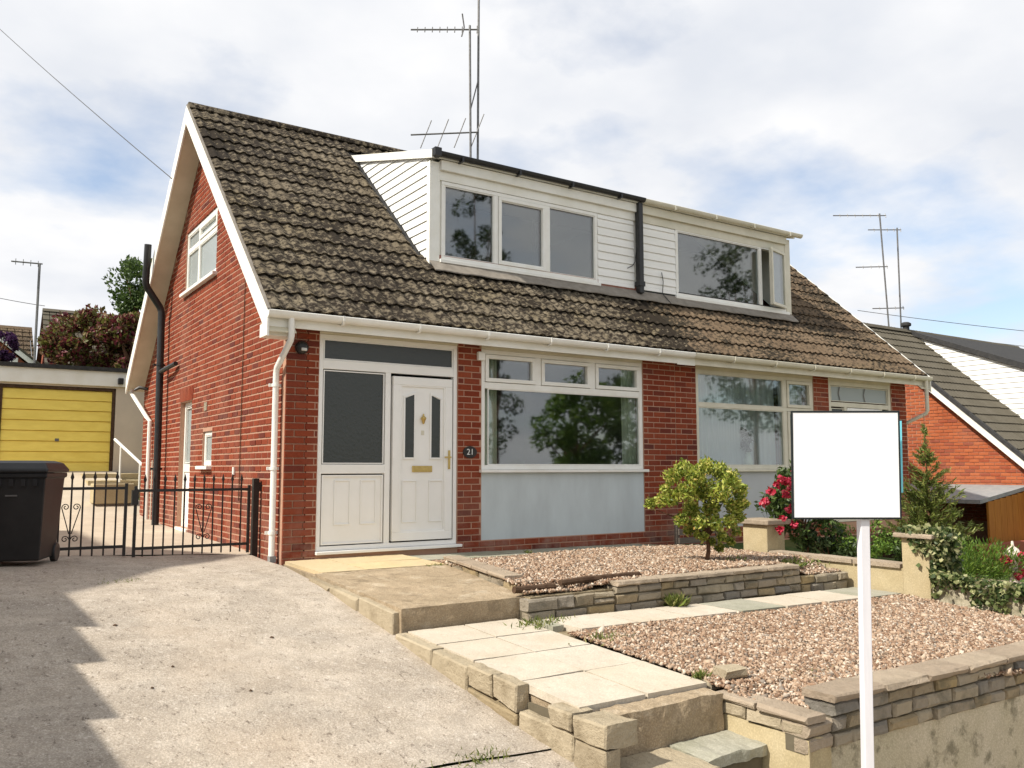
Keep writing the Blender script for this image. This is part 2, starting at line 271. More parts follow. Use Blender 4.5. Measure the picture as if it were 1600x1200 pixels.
# ------------------------------------------------------------------ mesh helpers
class MB:
    def __init__(s, M=None): s.v = []; s.f = []; s.r = []; s.M = M; s.smooth = False
    def P(s, p): s.v.append(tuple(s.M(*p)) if s.M else tuple(p)); return len(s.v) - 1
    def face(s, ids, r=0.0): s.f.append(tuple(ids)); s.r.append(r)
    def poly(s, pts, r=0.0): s.face([s.P(p) for p in pts], r)
    def hexa(s, p, r=0.0):
        i = [s.P(q) for q in p]
        for q in ((0, 3, 2, 1), (4, 5, 6, 7), (0, 1, 5, 4), (1, 2, 6, 5), (2, 3, 7, 6), (3, 0, 4, 7)): s.face([i[k] for k in q], r)
        return s
    def box(s, a0, a1, b0, b1, c0, c1, r=0.0):
        return s.hexa([(a0, b0, c0), (a1, b0, c0), (a1, b1, c0), (a0, b1, c0), (a0, b0, c1), (a1, b0, c1), (a1, b1, c1), (a0, b1, c1)], r)
    def ring(s, a0, a1, b0, b1, w, c0, c1):   # picture frame in the (a,b) plane, butted
        s.box(a0, a1, b0, b0 + w, c0, c1); s.box(a0, a1, b1 - w, b1, c0, c1)
        s.box(a0, a0 + w, b0 + w, b1 - w, c0, c1); s.box(a1 - w, a1, b0 + w, b1 - w, c0, c1); return s
    def prism(s, pts, axis, lo, hi):          # polygon of 2D pts extruded along axis (0,1,2)
        def at(p, t):
            return (t, p[0], p[1]) if axis == 0 else (p[0], t, p[1]) if axis == 1 else (p[0], p[1], t)
        A = [s.P(at(p, lo)) for p in pts]; B = [s.P(at(p, hi)) for p in pts]; n = len(pts)
        s.face(A[::-1]); s.face(B)
        for i in range(n): s.face((A[i], A[(i + 1) % n], B[(i + 1) % n], B[i]))
        return s
    def tube(s, pts, rad, n=8, cap=True):
        pts = [Vector(p) for p in pts]; rings = []
        rad = rad if isinstance(rad, (list, tuple)) else [rad] * len(pts)
        ref = None
        for i, p in enumerate(pts):
            d = (pts[min(i + 1, len(pts) - 1)] - pts[max(i - 1, 0)]).normalized()
            if ref is None: ref = Vector((0, 0, 1)) if abs(d.z) < 0.9 else Vector((1, 0, 0))
            u = d.cross(ref); u = u.normalized() if u.length > 1e-6 else Vector((1, 0, 0)); w = d.cross(u); ref = -w if False else ref
            rings.append([s.P(p + (u * math.cos(2 * math.pi * k / n) + w * math.sin(2 * math.pi * k / n)) * rad[i]) for k in range(n)])
        for a, b in zip(rings, rings[1:]):
            for k in range(n): s.face((a[k], a[(k + 1) % n], b[(k + 1) % n], b[k]))
        if cap: s.face(rings[0][::-1]); s.face(rings[-1])
        s.smooth = True; return s
    def lathe(s, c, prof, n=16):
        rings = [[s.P((c[0] + r * math.cos(2 * math.pi * k / n), c[1] + r * math.sin(2 * math.pi * k / n), c[2] + z)) for k in range(n)] for r, z in prof]
        for a, b in zip(rings, rings[1:]):
            for k in range(n): s.face((a[k], a[(k + 1) % n], b[(k + 1) % n], b[k]))
        s.face(rings[0][::-1]); s.face(rings[-1]); s.smooth = True; return s
    def mesh(s, name, mat, recalc=True):
        me = bpy.data.meshes.new(name); me.from_pydata(s.v, [], s.f)
        if recalc:
            bm = bmesh.new(); bm.from_mesh(me); bmesh.ops.recalc_face_normals(bm, faces=bm.faces); bm.to_mesh(me); bm.free()
        if any(s.r):
            a = me.attributes.new('rnd', 'FLOAT', 'FACE'); a.data.foreach_set('value', s.r)
        if mat: me.materials.append(MATS[mat])
        if s.smooth:
            me.polygons.foreach_set('use_smooth', [True] * len(me.polygons))
            try: me.set_sharp_from_angle(angle=R(40))
            except Exception: pass
        return me
    def build(s, name, mat, parent=None, bevel=0.0, **k):
        return link(name, s.mesh(name, mat), parent, bevel, **k)
def link(name, me, parent=None, bevel=0.0, label=None, cat=None, group=None, kind=None, loc=None, rot=None):
    o = bpy.data.objects.new(name, me); COL.objects.link(o)
    if loc is not None: o.location = loc
    if rot is not None: o.rotation_euler = rot
    if parent:
        o.parent = parent; base = parent
        o.matrix_parent_inverse = WM[parent.name].inverted()
    WM[o.name] = Matrix.LocRotScale(Vector(loc or (0, 0, 0)), __import__('mathutils').Euler(rot or (0, 0, 0)), Vector((1, 1, 1)))
    if bevel:
        b = o.modifiers.new('bevel', 'BEVEL'); b.width = bevel; b.segments = 2; b.limit_method = 'ANGLE'; b.angle_limit = R(40)
    tag(o, label, cat, group, kind); return o
WM = {}
def tag(o, label=None, cat=None, group=None, kind=None):
    if label: o['label'] = label
    if cat: o['category'] = cat
    if group: o['group'] = group
    if kind: o['kind'] = kind
    return o
def thing(name, label, cat, loc=(0, 0, 0), group=None): return link(name, None, None, 0, label, cat, group, None, loc)

def blob_mesh(name, V, F, mat, rv=None, smooth=False):
    """big numpy meshes: V (n,3), F (m,k)"""
    me = bpy.data.meshes.new(name); n, k = F.shape
    me.vertices.add(len(V)); me.vertices.foreach_set('co', np.ascontiguousarray(V, dtype=np.float32).ravel())
    me.loops.add(n * k); me.loops.foreach_set('vertex_index', np.ascontiguousarray(F, dtype=np.int32).ravel())
    me.polygons.add(n); me.polygons.foreach_set('loop_start', np.arange(0, n * k, k, dtype=np.int32))
    try: me.polygons.foreach_set('loop_total', np.full(n, k, dtype=np.int32))
    except Exception: pass
    if rv is not None:
        a = me.attributes.new('rnd', 'FLOAT', 'FACE'); a.data.foreach_set('value', np.ascontiguousarray(rv, dtype=np.float32))
    me.materials.append(MATS[mat]); me.update(calc_edges=True); me.validate()
    if smooth: me.polygons.foreach_set('use_smooth', [True] * len(me.polygons))
    return me
def unit(v): return v / np.maximum(np.linalg.norm(v, axis=1, keepdims=True), 1e-9)
def leaves(name, C, size, mat, up=0.4, narrow=0.5, out=None, jitter=1.0, dirs=None):
    """one bent diamond leaf per centre"""
    n = len(C); size = size * rng.uniform(0.65, 1.3, n)[:, None]
    d = dirs if dirs is not None else unit(rng.normal(size=(n, 3)) * jitter + (unit(out) * 0.9 if out is not None else 0) + np.array([0, 0, up]))
    s = unit(np.cross(d, rng.normal(size=(n, 3)))); nn = np.cross(d, s)
    V = np.stack([C - d * size * .5, C + s * size * narrow * .5 + nn * size * .12, C + d * size * .5, C - s * size * narrow * .5 + nn * size * .12], 1).reshape(-1, 3)
    b = np.arange(n)[:, None] * 4
    F = np.concatenate([b + [0, 1, 2], b + [0, 2, 3]], 1).reshape(-1, 3)
    rv = np.repeat(rng.uniform(0.001, 0.999, n), 2)
    return blob_mesh(name, V, F, mat, rv)
def clumps(c, rad, nclump, nleaf, crad, flat=1.0, seed=None, shell=0.55):
    c = np.array(c, float); rad = np.array(rad, float)
    u = unit(rng.normal(size=(nclump, 3))) * (rng.uniform(shell ** 3, 1, nclump) ** (1 / 3))[:, None]
    cc = c + u * rad; k = rng.integers(0, nclump, nleaf); cr = crad * rng.uniform(0.6, 1.3, nclump)
    o = unit(rng.normal(size=(nleaf, 3))) * (rng.uniform(0.15, 1, nleaf) ** 0.45)[:, None]
    return cc[k] + o * cr[k][:, None] * np.array([1, 1, flat]), (cc[k] + o * cr[k][:, None]) - c
def limbs(base, top, c, rad, n, r0, bend=0.08):
    m = MB(); b = Vector(base); t = Vector(top)
    mid = (b + t) / 2 + Vector((random.uniform(-bend, bend), random.uniform(-bend, bend), 0))
    m.tube([b - Vector((0, 0, .05)), mid, t], [r0 * 1.15, r0 * .85, r0 * .6], 8)
    for i in range(n):
        s = b.lerp(t, random.uniform(0.55, 1.0)); e = Vector(c) + Vector([random.uniform(-.75, .75) * q for q in rad])
        m.tube([s, s.lerp(e, .5) + Vector((0, 0, random.uniform(0, .1) * rad[2])), e], [r0 * .5, r0 * .3, r0 * .1], 5)
    return m

_tex = {}
def roughen(o, amt=.010, size=.10, levels=3):
    """worn edges: subdivide and push the surface about with a procedural cloud texture"""
    if size not in _tex:
        t = bpy.data.textures.new('wear', 'CLOUDS'); t.noise_scale = size; t.noise_depth = 3; _tex[size] = t
    s = o.modifiers.new('sub', 'SUBSURF'); s.subdivision_type = 'SIMPLE'; s.levels = s.render_levels = levels
    d = o.modifiers.new('wear', 'DISPLACE'); d.texture = _tex[size]; d.texture_coords = 'GLOBAL'; d.strength = amt * 2; d.mid_level = .5
    return o

# ================================================================== the ground
ZK = [(-60, -1.02), (-14, -1.0), (-10, -.96), (-8, -.86), (-6, -.70), (-5, -.575), (-4, -.435), (-3, -.29), (-1.5, -.085), (-.4, -.012), (1, 0), (6, .07), (8, .14), (12.2, .93), (16, 1.2), (40, 3.0), (90, 4.5), (400, 6)]
def zc(y): return float(np.interp(y, [k[0] for k in ZK], [k[1] for k in ZK]))
def zdrive(x, y): return zc(y) + 0.045 * min(max(-x, 0), 4) * float(np.interp(y, [3, 8], [1, 0]))
def zground(x, y):
    z = zc(y) - 0.10 - 0.12 * min(max(x - 7, 0), 8)
    if x > -.2 and y < -5.4: z = min(z, -1.32)
    if x > 5.6 and -6 < y < 0: z = min(z, -.36 - 0.12 * min(max(x - 7, 0), 8))
    return z
def sheet(name, xs, ys, fz, mat, **k):
    m = MB(); ids = [[m.P((x, y, fz(x, y))) for y in ys] for x in xs]
    for i in range(len(xs) - 1):
        for j in range(len(ys) - 1): m.face((ids[i][j], ids[i + 1][j], ids[i + 1][j + 1], ids[i][j + 1]))
    m.smooth = True; me = m.mesh(name, mat, recalc=False); return link(name, me, None, **k)
def lin(a, b, s): n = max(1, int(round((b - a) / s))); return [a + (b - a) * i / n for i in range(n + 1)]
gx = [-400, -150, -60, -30] + lin(-15, 30, 1.5) + [45, 80, 160, 400]; gy = [-60] + lin(-30, 40, 1.0) + [60, 90, 150, 400]
sheet('ground', gx, gy, zground, 'lawn', kind='structure')
_nz = np.random.default_rng(3)
def dz(x, y): return zdrive(x, y) + 0.006 * math.sin(x * 3.1 + y * 1.7) + 0.004 * math.sin(x * 7.3 - y * 5.1)
sheet('driveway', lin(-4.2, -.1, .14), lin(-5.14, .95, .14), dz, 'drive', kind='structure')
sheet('driveway_apron', lin(-4.2, -.1, .3), lin(-12.2, -5.152, .3), lambda x, y: dz(x, y) - .006, 'drive', kind='structure')
sheet('side_path', lin(-3.4, .2, .3), lin(.96, 14.2, .3), lambda x, y: zdrive(x, y) + .004, 'side_path', kind='structure')
sheet('road', [-80, 0, 80], [-21, -12.2], lambda x, y: -1.0, 'asphalt', kind='structure')
sheet('pavement', [-.1, .6, 30, 80], [-12.2, -9, -5.5], lambda x, y: -1.22 if x > .5 else -1.0, 'side_path', kind='structure')

# ================================================================== stones and bricks
_bm = {}
def block_mesh(w, h, d, mat, ch=0.006, rough=0.0, seed=0):
    key = (round(w, 3), round(h, 3), round(d, 3), mat, seed if rough else 0)
    if key in _bm: return _bm[key]
    q = random.Random(seed); j = lambda: q.uniform(-rough, rough)
    m = MB()
    B = [m.P((x, d, z)) for x, z in ((0, 0), (w, 0), (w, h), (0, h))]
    E_ = [m.P((x + j() * .4, ch + abs(j()) * .5, z + j() * .4)) for x, z in ((0, 0), (w, 0), (w, h), (0, h))]
    F_ = [m.P((x + j(), j(), z + j())) for x, z in ((ch, ch), (w - ch, ch), (w - ch, h - ch), (ch, h - ch))]
    m.face(B[::-1]); m.face(F_)
    for a, b in ((B, E_), (E_, F_)):
        for k in range(4): m.face((a[k], a[(k + 1) % 4], b[(k + 1) % 4], b[k]))
    _bm[key] = m.mesh('block', mat); return _bm[key]
COURSE = 0.078; BL = 0.228; JT = 0.0125
def brick_cells(a0, a1, b0, b1, holes=(), top=None, shift=0.0):
    out = []; n = int(math.ceil((b1 - b0) / COURSE - 1e-6))
    for i in range(n):
        z0 = b0 + i * COURSE; z1 = min(z0 + COURSE, b1)
        if z1 - z0 < .03: continue
        x = a0 - (BL / 2 if i % 2 else 0) - shift
        while x < a1 - 1e-6:
            segs = [(max(x, a0), min(x + BL, a1))]
            for (h0, h1, k0, k1) in holes:
                if z1 > k0 + .02 and z0 < k1 - .02:
                    s2 = []
                    for p, q in segs:
                        if q <= h0 or p >= h1: s2.append((p, q))
                        else:
                            if h0 - p > .01: s2.append((p, h0))
                            if q - h1 > .01: s2.append((h1, q))
                    segs = s2
            for p, q in segs:
                if q - p < .035: continue
                if top and (z1 > top(p) - .0 or z1 > top(q) - .0): continue
                out.append((p, q, z0, z1))
            x += BL
    return out
def lay(panels, mat, limit, d=.10, name='brick'):
    """panels: (wall object, cells, frame); frame 'F' = outward -Y at y0, 'G' = outward -X at x0"""
    allb = []
    for wall, cells, (fr, o) in panels:
        for (p, q, z0, z1) in cells:
            c = ((p + q) / 2, o, (z0 + z1) / 2) if fr == 'F' else (o, (p + q) / 2, (z0 + z1) / 2)
            u, v, dd = proj(c); vis = dd > 0 and -20 < u < 1620 and -20 < v < 1220
            nrm = Vector((0, -1, 0)) if fr == 'F' else Vector((-1, 0, 0))
            tc_ = CAM - Vector(c); area = (q - p) * (z1 - z0) * max(tc_.normalized().dot(nrm), 0) / tc_.length_squared
            allb.append((area if vis else 0, wall, p, q, z0, z1, fr, o))
    allb.sort(key=lambda t: -t[0])
    rest = {}
    for i, (a, wall, p, q, z0, z1, fr, o) in enumerate(allb):
        w = q - p - JT; h = z1 - z0 - JT
        if w < .02 or h < .02: continue
        pr = random.choice((0, 0, .001, .002, .003))
        if i < limit and a > 0:
            me = block_mesh(round(w, 2), h, d, mat, .004)
            if fr == 'F': link(name, me, wall, loc=(p + JT / 2, o - pr, z0 + JT / 2))
            else: link(name, me, wall, loc=(o - pr, q - JT / 2, z0 + JT / 2), rot=(0, 0, -math.pi / 2))
        else:
            m = rest.setdefault(wall.name, (wall, MB()))[1]; r = random.uniform(.01, .99); e = .004
            P0, P1, A0, A1 = p + JT / 2, q - JT / 2, z0 + JT / 2, z1 - JT / 2
            T = (lambda x, y, z: (x, o + y - pr, z)) if fr == 'F' else (lambda x, y, z: (o + y - pr, x, z))
            b = [T(x, .03, z) for x, z in ((P0, A0), (P1, A0), (P1, A1), (P0, A1))]
            f = [T(x, 0, z) for x, z in ((P0 + e, A0 + e), (P1 - e, A0 + e), (P1 - e, A1 - e), (P0 + e, A1 - e))]
            ib = [m.P(t) for t in b]; jf = [m.P(t) for t in f]; m.face(jf if fr == 'F' else jf[::-1], r)
            for k in range(4):
                fc = (ib[k], ib[(k + 1) % 4], jf[(k + 1) % 4], jf[k]); m.face(fc if fr == 'F' else fc[::-1], r)
    for wall, m in rest.values():
        link('bricks', m.mesh('bricks', mat, recalc=False), wall, kind='stuff')

# ================================================================== roofs
ALPHA = math.atan2(6.4586 - 2.6967, 3.8983 + .2903); CA, SA = math.cos(ALPHA), math.sin(ALPHA); GAUGE = .345; TW = .30
def tile_mesh(mat, wave=2, amp=.026, seg=6, length=.43, lift=.034):
    m = MB(); n = wave * seg
    prof = []
    for i in range(n + 1):
        t = i / seg; ph = (t % 1.0)
        prof.append((TW * i / n, amp * (0.5 - 0.5 * math.cos(2 * math.pi * ph)) ** 1.3 if wave else 0))
    top0 = [m.P((x, 0, z + lift)) for x, z in prof]; top1 = [m.P((x, length, z)) for x, z in prof]; bot0 = [m.P((x, .012, z + lift - .03)) for x, z in prof]
    for i in range(n):
        m.face((top0[i], top0[i + 1], top1[i + 1], top1[i])); m.face((bot0[i], bot0[i + 1], top0[i + 1], top0[i]))
    b0 = m.P((0, length, -.012)); b1 = m.P((TW, length, -.012))
    m.face((bot0[0], top0[0], top1[0], b0)); m.face((bot0[-1], b1, top1[-1], top0[-1]))
    m.smooth = True; return m.mesh('tile', mat, recalc=False), m
def roof_tiles(roof, x0, cols, rows, skip, mat, ye, ze, limit=300, wave=2, amp=.026, gauge=GAUGE, dx=TW):
    me, mb = tile_mesh(mat, wave, amp); items = []
    V0 = np.array(mb.v); F0 = mb.f
    for j in cols:
        for i in rows:
            X = x0 + j * dx; s = i * gauge
            if skip(X + dx / 2, s): continue
            c = (X + .15, ye + (s + .1) * CA, ze + (s + .1) * SA); u, v, d = proj(c)
            vis = d > 0 and -10 < u < 1610 and -10 < v < 1210; items.append((d if vis else 1e9, X, s))
    items.sort(); rest = []
    for k, (d, X, s) in enumerate(items):
        jx = random.uniform(-.003, .003); js = random.uniform(-.006, .006); jr = random.uniform(-.008, .008)
        loc = (X + jx, ye + (s + js) * CA, ze + (s + js) * SA)
        if k < limit and d < 1e8: link('tile', me, roof, loc=loc, rot=(ALPHA + jr * .5, jr, 0))
        else: rest.append((loc, random.uniform(.01, .99)))
    if rest:
        m = MB(); ca, sa = CA, SA
        for loc, r in rest:
            b = len(m.v); m.v += [(loc[0] + x, loc[1] + y * ca - z * sa, loc[2] + y * sa + z * ca) for x, y, z in mb.v]
            m.f += [tuple(b + q for q in f) for f in F0]; m.r += [r] * len(F0)
        m.smooth = True; link('tiles', m.mesh('tiles', mat, recalc=False), roof, kind='stuff')

# ================================================================== the pair of houses
WID = 5.909; YE, ZE, YR, ZR, YB = -.2903, 2.6967, 3.8983, 6.4586, 8.087
GX = -.2978; END = 2 * WID; YD = .8141; XD1, XD2 = 2.2224, 2 * WID - 2.2224
def rz(y, n=0.0): return ZE + (y - YE) * SA / CA + n / CA       # roof height over y (front slope)
def rzb(y): return ZE + (YB - y) * SA / CA
def rtop(y): return min(rz(y), rzb(y))
hA = thing('semi_detached_house', 'red brick semi-detached house with white front door and black dormer gutter, nearest the camera', 'house', (WID / 2, 4, 0), 'pair of semi-detached houses')
hB = thing('semi_detached_house', 'far half of the brick pair, with net curtains and an open dormer casement', 'house', (WID * 1.5, 4, 0), 'pair of semi-detached houses')
# gable wall of the near house
GD = (4.28, 5.02, .10, 2.04); GS = (3.05, 3.56, 1.04, 1.53); GW = (3.135, 5.01, 3.80, 4.79)
def wallslab_gable(name, x0, x1, holes, parent, mat='mortar'):
    m = MB(); ys = sorted({.0 + .012, 8.05} | {h[0] for h in holes} | {h[1] for h in holes} | {YR})
    for a, b in zip(ys, ys[1:]):
        mid = (a + b) / 2; cuts = sorted([(h[2], h[3]) for h in holes if h[0] < mid < h[1]]); z = -.15
        for c0, c1 in cuts:
            if c0 > z: m.box(x0, x1, a, b, z, c0)
            z = c1
        m.hexa([(x0, a, z), (x1, a, z), (x1, b, z), (x0, b, z), (x0, a, rtop(a) - .06), (x1, a, rtop(a) - .06), (x1, b, rtop(b) - .06), (x0, b, rtop(b) - .06)])
    return m.build(name, mat, parent)
gwA = wallslab_gable('gable_wall', .004, .25, (GD, GS, GW), hA)
gcells = brick_cells(.112, 8.06, -.134, 6.4, (GD, GS, GW), lambda y: rtop(y) - .10)
# front walls: mortar boxes behind the brick
def front_wall(parent, boxes):
    m = MB()
    for (x0, x1, z0, z1) in boxes: m.box(x0, x1, .004, .25, z0, z1)
    return m.build('front_wall', 'mortar', parent)
DX = (.386, 2.19); WX = (2.538, 5.27); W2 = (6.345, 9.13); D2 = (9.54, 11.36); TOPZ = 2.56
fA = front_wall(hA, [(.262, DX[0], -.15, TOPZ), (DX[1], WX[0], -.15, TOPZ), (WX[1], WID, -.15, TOPZ), (DX[0], DX[1], -.15, .075), (WX[0], WX[1], -.15, .105)])
fB = front_wall(hB, [(WID + .003, W2[0], -.15, TOPZ), (W2[1], D2[0], -.15, TOPZ), (D2[1], END, -.15, TOPZ), (D2[0], D2[1], -.15, .075), (W2[0], W2[1], -.15, .105)])
fc = brick_cells(0, WID, -.134, TOPZ, ((DX[0], DX[1], .0, 3), (WX[0], WX[1], .1, 3)))
fc2 = brick_cells(WID, END, -.134, TOPZ, ((W2[0], W2[1], .1, 3), (D2[0], D2[1], .0, 3)))
lay([(gwA, gcells, ('G', 0.0)), (fA, fc, ('F', 0.0))], 'brick', 300)
lay([(fB, fc2, ('F', 0.0))], 'brick', 300)
# shell: back wall, far gable, party wall, floors
m = MB(); m.box(.25, WID, 7.83, 8.05, -.15, 2.5); m.build('back_wall', 'brick_far', hA)
m = MB(); m.box(WID, END - .25, 7.83, 8.05, -.15, 2.5); m.build('back_wall', 'brick_far', hB)
m = MB()
for a, b in ((.012, YR), (YR, 8.05)):
    m.hexa([(END - .25, a, -.15), (END, a, -.15), (END, b, -.15), (END - .25, b, -.15), (END - .25, a, rtop(a) - .06), (END, a, rtop(a) - .06), (END, b, rtop(b) - .06), (END - .25, b, rtop(b) - .06)])
m.build('gable_wall', 'brick_far', hB)
for h, a, b in ((hA, .25, WID - .06), (hB, WID + .06, END - .25)):
    m = MB(); m.box(a, b, .25, 7.83, .06, .12); m.build('floor', 'room_floor', h)
    m = MB(); m.box(a, b, .26, 7.83, 2.56, 2.66); m.build('ceiling', 'room_paint', h)
    m = MB(); m.box(a, b, 3.9, 4.0, .12, 2.56); m.build('partition_wall', 'room_paint', h)
    m = MB(); m.box(a, b, 3.6, 3.7, 2.66, 5.6); m.build('partition_wall', 'room_paint', h)
m = MB(); m.box(WID - .06, WID + .06, .25, 7.83, .0, 2.56); m.box(WID - .06, WID + .06, .9, 3.6, 2.66, 5.0); m.build('party_wall', 'room_paint', hB)
m = MB(); m.box(2.2, 2.3, .25, 3.9, .12, 2.56); m.build('partition_wall', 'room_paint', hA)

# roof decks
def strip(m, x0, x1, ya, yb, back=False, t=.05):
    f = rzb if back else rz
    m.hexa([(x0, ya, f(ya) - t), (x1, ya, f(ya) - t), (x1, yb, f(yb) - t), (x0, yb, f(yb) - t), (x0, ya, f(ya)), (x1, ya, f(ya)), (x1, yb, f(yb)), (x0, yb, f(yb))])
YCB = 3.4395
def deck(h, xa, xb, da, db):
    m = MB(); strip(m, xa, da, YE, YR) if da > xa + .01 else None
    strip(m, da, db, YE, YD - .02); strip(m, da, db, YCB - .12, YR)
    if xb > db + .01: strip(m, db, xb, YE, YR)
    strip(m, xa, xb, YR, YB, True)
    return m.build('roof', 'felt', h)
rA = deck(hA, GX, WID, XD1 + .03, WID); rB = deck(hB, WID, END - GX, WID, XD2 - .03)
S_D0 = (YD - YE) / CA - .10; S_D1 = (YCB - YE) / CA - .05
skip = lambda x, s: (XD1 - .05 < x < XD2 + .05 and S_D0 < s < S_D1)
NR = 16
roof_tiles(rA, GX + .01, range(0, 21), range(NR), skip, 'roof_tile', YE - .035, ZE - .02)
roof_tiles(rB, GX + .01, range(21, 41), range(NR), skip, 'roof_tile_brown', YE - .035, ZE - .02)
for h, roof, xa, xb in ((hA, rA, GX, WID), (hB, rB, WID, END - GX)):
    m = MB(); k = 24
    for i in range(k):                                              # back slope courses
        y0 = YR + (YB + .04 - YR) * i / k; y1 = YR + (YB + .04 - YR) * (i + 1) / k
        m.hexa([(xa, y0, rzb(y0) + .004), (xb, y0, rzb(y0) + .004), (xb, y1, rzb(y1) + .004), (xa, y1, rzb(y1) + .004), (xa, y0, rzb(y0) + .02), (xb, y0, rzb(y0) + .02), (xb, y1, rzb(y1) + .045), (xa, y1, rzb(y1) + .045)], random.random())
    link('tiles', m.mesh('tiles', 'roof_tile_brown'), roof, kind='stuff')
    n = int((xb - xa) / .44)
    for i in range(n):                                              # ridge tiles
        m = MB(); a = xa + (xb - xa) * i / n; b = xa + (xb - xa) * (i + 1) / n - .006; pr = []
        for q in range(9):
            t = math.pi * (q / 8 * 1.0); pr.append((YR - .13 * math.cos(t), ZR - .045 + .115 * math.sin(t)))
        m.prism(pr + [(YR + .11, ZR - .06), (YR - .11, ZR - .06)], 0, a, b); m.smooth = True
        m.build('ridge_tile', 'roof_tile', roof)
# verges: bargeboards and sloping soffits
def verge(h, x_out, x_wall, sgn):
    for back in (False, True):
        f = rzb if back else rz; y0, y1 = (YR, YB + .03) if back else (YE - .03, YR)
        lo = .27; m = MB()
        a, b = (x_out, x_out + sgn * .022)
        m.hexa([(a, y0, f(y0) - lo), (b, y0, f(y0) - lo), (b, y1, f(y1) - lo), (a, y1, f(y1) - lo), (a, y0, f(y0) + .012), (b, y0, f(y0) + .012), (b, y1, f(y1) + .012), (a, y1, f(y1) + .012)])
        m.build('bargeboard', 'white_board', h)
        m = MB(); a, b = (x_out + sgn * .024, x_wall); lo2 = .22
        m.hexa([(a, y0, f(y0) - lo2), (b, y0, f(y0) - lo2), (b, y1, f(y1) - lo2), (a, y1, f(y1) - lo2), (a, y0, f(y0) - lo2 + .012), (b, y0, f(y0) - lo2 + .012), (b, y1, f(y1) - lo2 + .012), (a, y1, f(y1) - lo2 + .012)])
        m.build('soffit', 'soffit', h)
verge(hA, GX - .024, -.002, 1); verge(hB, END - GX + .024, END + .002, -1)
# verge undercloak strip over the bargeboard, front slope
m = MB(); m.hexa([(GX - .026, YE - .03, rz(YE - .03) + .014), (GX + .012, YE - .03, rz(YE - .03) + .014), (GX + .012, YR, ZR + .014), (GX - .026, YR, ZR + .014), (GX - .026, YE - .03, rz(YE - .03) + .03), (GX + .012, YE - .03, rz(YE - .03) + .03), (GX + .012, YR, ZR + .03), (GX - .026, YR, ZR + .03)]); m.build('verge_mortar', 'apron', hA)
# fascia, soffit, gutter at the front eaves
for h, xa, xb, mm in ((hA, GX + .002, WID + .08, 'white_board'), (hB, WID + .083, END - GX - .002, 'cream_plastic')):
    m = MB(); m.box(xa, xb, -.262, -.24, 2.515, 2.665); m.build('fascia', mm, h, .003)
    m = MB(); m.box(xa, xb, -.238, .0, 2.56, 2.572); m.build('soffit', 'soffit', h)
    m = MB(); pr = []                                                 # gutter section (y,z)
    for q in range(9):
        t = math.pi * q / 8; pr.append((-.322 - .056 * math.cos(t), 2.672 - .072 * math.sin(t)))
    inn = [(y + (.006 if y < -.322 else -.006), z + .006) for y, z in pr]
    m.prism(pr + inn[::-1], 0, xa - .02, xb); m.smooth = True
    g = m.build('gutter', 'white_plastic' if h is hA else 'cream_plastic', h)
    x = xa + .8
    while x < xb - .1:                                                # brackets
        m = MB(); m.prism([(-.383, 2.68), (-.383, 2.63), (-.35, 2.594), (-.30, 2.590), (-.262, 2.62), (-.262, 2.60), (-.30, 2.578), (-.36, 2.583), (-.39, 2.625), (-.39, 2.68)], 0, x, x + .025); m.build('bracket', 'white_plastic' if h is hA else 'cream_plastic', g); x += .95
    m = MB(); e = xa - .021; m.prism(pr, 0, e - .004, e); m.build('end_cap', 'white_plastic', g) if h is hA else None
m = MB(); m.box(5.70, 6.06, -.268, -.2625, 2.50, 2.66); m.build('fascia_joint', 'white_board', hA)
# wall-top trim boards
m = MB(); m.box(GX + .002, -.003, -.24, .02, 2.42, 2.56); m.build('box_end', 'white_board', hA)

# downpipes
def pipe(name, h, pts, r, mat, clips=(), n=10, cx=0):
    m = MB(); m.tube(pts, r, n); o = m.build(name, mat, h)
    for c in clips:
        k = MB(); k.tube([(c[0], c[1], c[2] - .018), (c[0], c[1], c[2] + .018)], r + .008, n); k.box(c[0] - r - .035, c[0] + r + .035, c[1] + r - .012, c[1] + r + .004, c[2] - .018, c[2] + .018)
        k.build('clip', mat, o)
    return o
pipe('downpipe', hA, [(-.06, -.318, 2.62), (-.055, -.318, 2.42), (-.058, -.30, 2.37), (-.068, .09, 2.12), (-.07, .115, 2.05), (-.07, .115, 1.0), (-.07, .115, .05)], .034, 'white_plastic', [(-.07, .115, z) for z in (1.92, 1.0, .3)])
m = MB(); m.box(-.10, -.03, .075, .155, -.02, .05); m.build('drain_shoe', 'lead', hA)
pipe('downpipe', hB, [(11.98, -.318, 2.62), (11.98, -.318, 2.05), (11.98, -.29, 2.0), (11.88, .06, 1.83), (11.88, .08, 1.75), (11.88, .08, .0)], .034, 'cream_plastic')
# black soil pipe with its dog-leg over the rear eave
pipe('soil_pipe', hA, [(-.13, 5.95, .03), (-.13, 6.0, 1.6), (-.13, 6.08, 3.3), (-.13, 6.1, 3.66), (-.16, 6.1, 3.74), (-.39, 6.02, 4.04), (-.42, 6.0, 4.12), (-.42, 5.93, 4.76)], .058, 'black_plastic', [(-.13, 5.98, 1.0), (-.13, 6.05, 2.75)])
m = MB(); m.tube([(-.13, 6.04, 2.62), (-.12, 5.7, 2.64), (-.06, 5.2, 2.69)], .038, 8); m.build('waste_pipe', 'black_plastic', hA)
m = MB(); m.tube([(-.22, 8.1, 2.62), (-.22, 8.1, 2.42), (-.10, 7.2, 1.92), (-.06, 7.1, 1.85), (-.06, 7.1, .1)], .036, 8); m.build('downpipe', 'white_plastic', hA)
m = MB(); m.tube([(-.03, 6.9, .12), (-.03, 6.9, 1.15)], .011, 6); m.build('water_pipe', 'cream_plastic', hA)
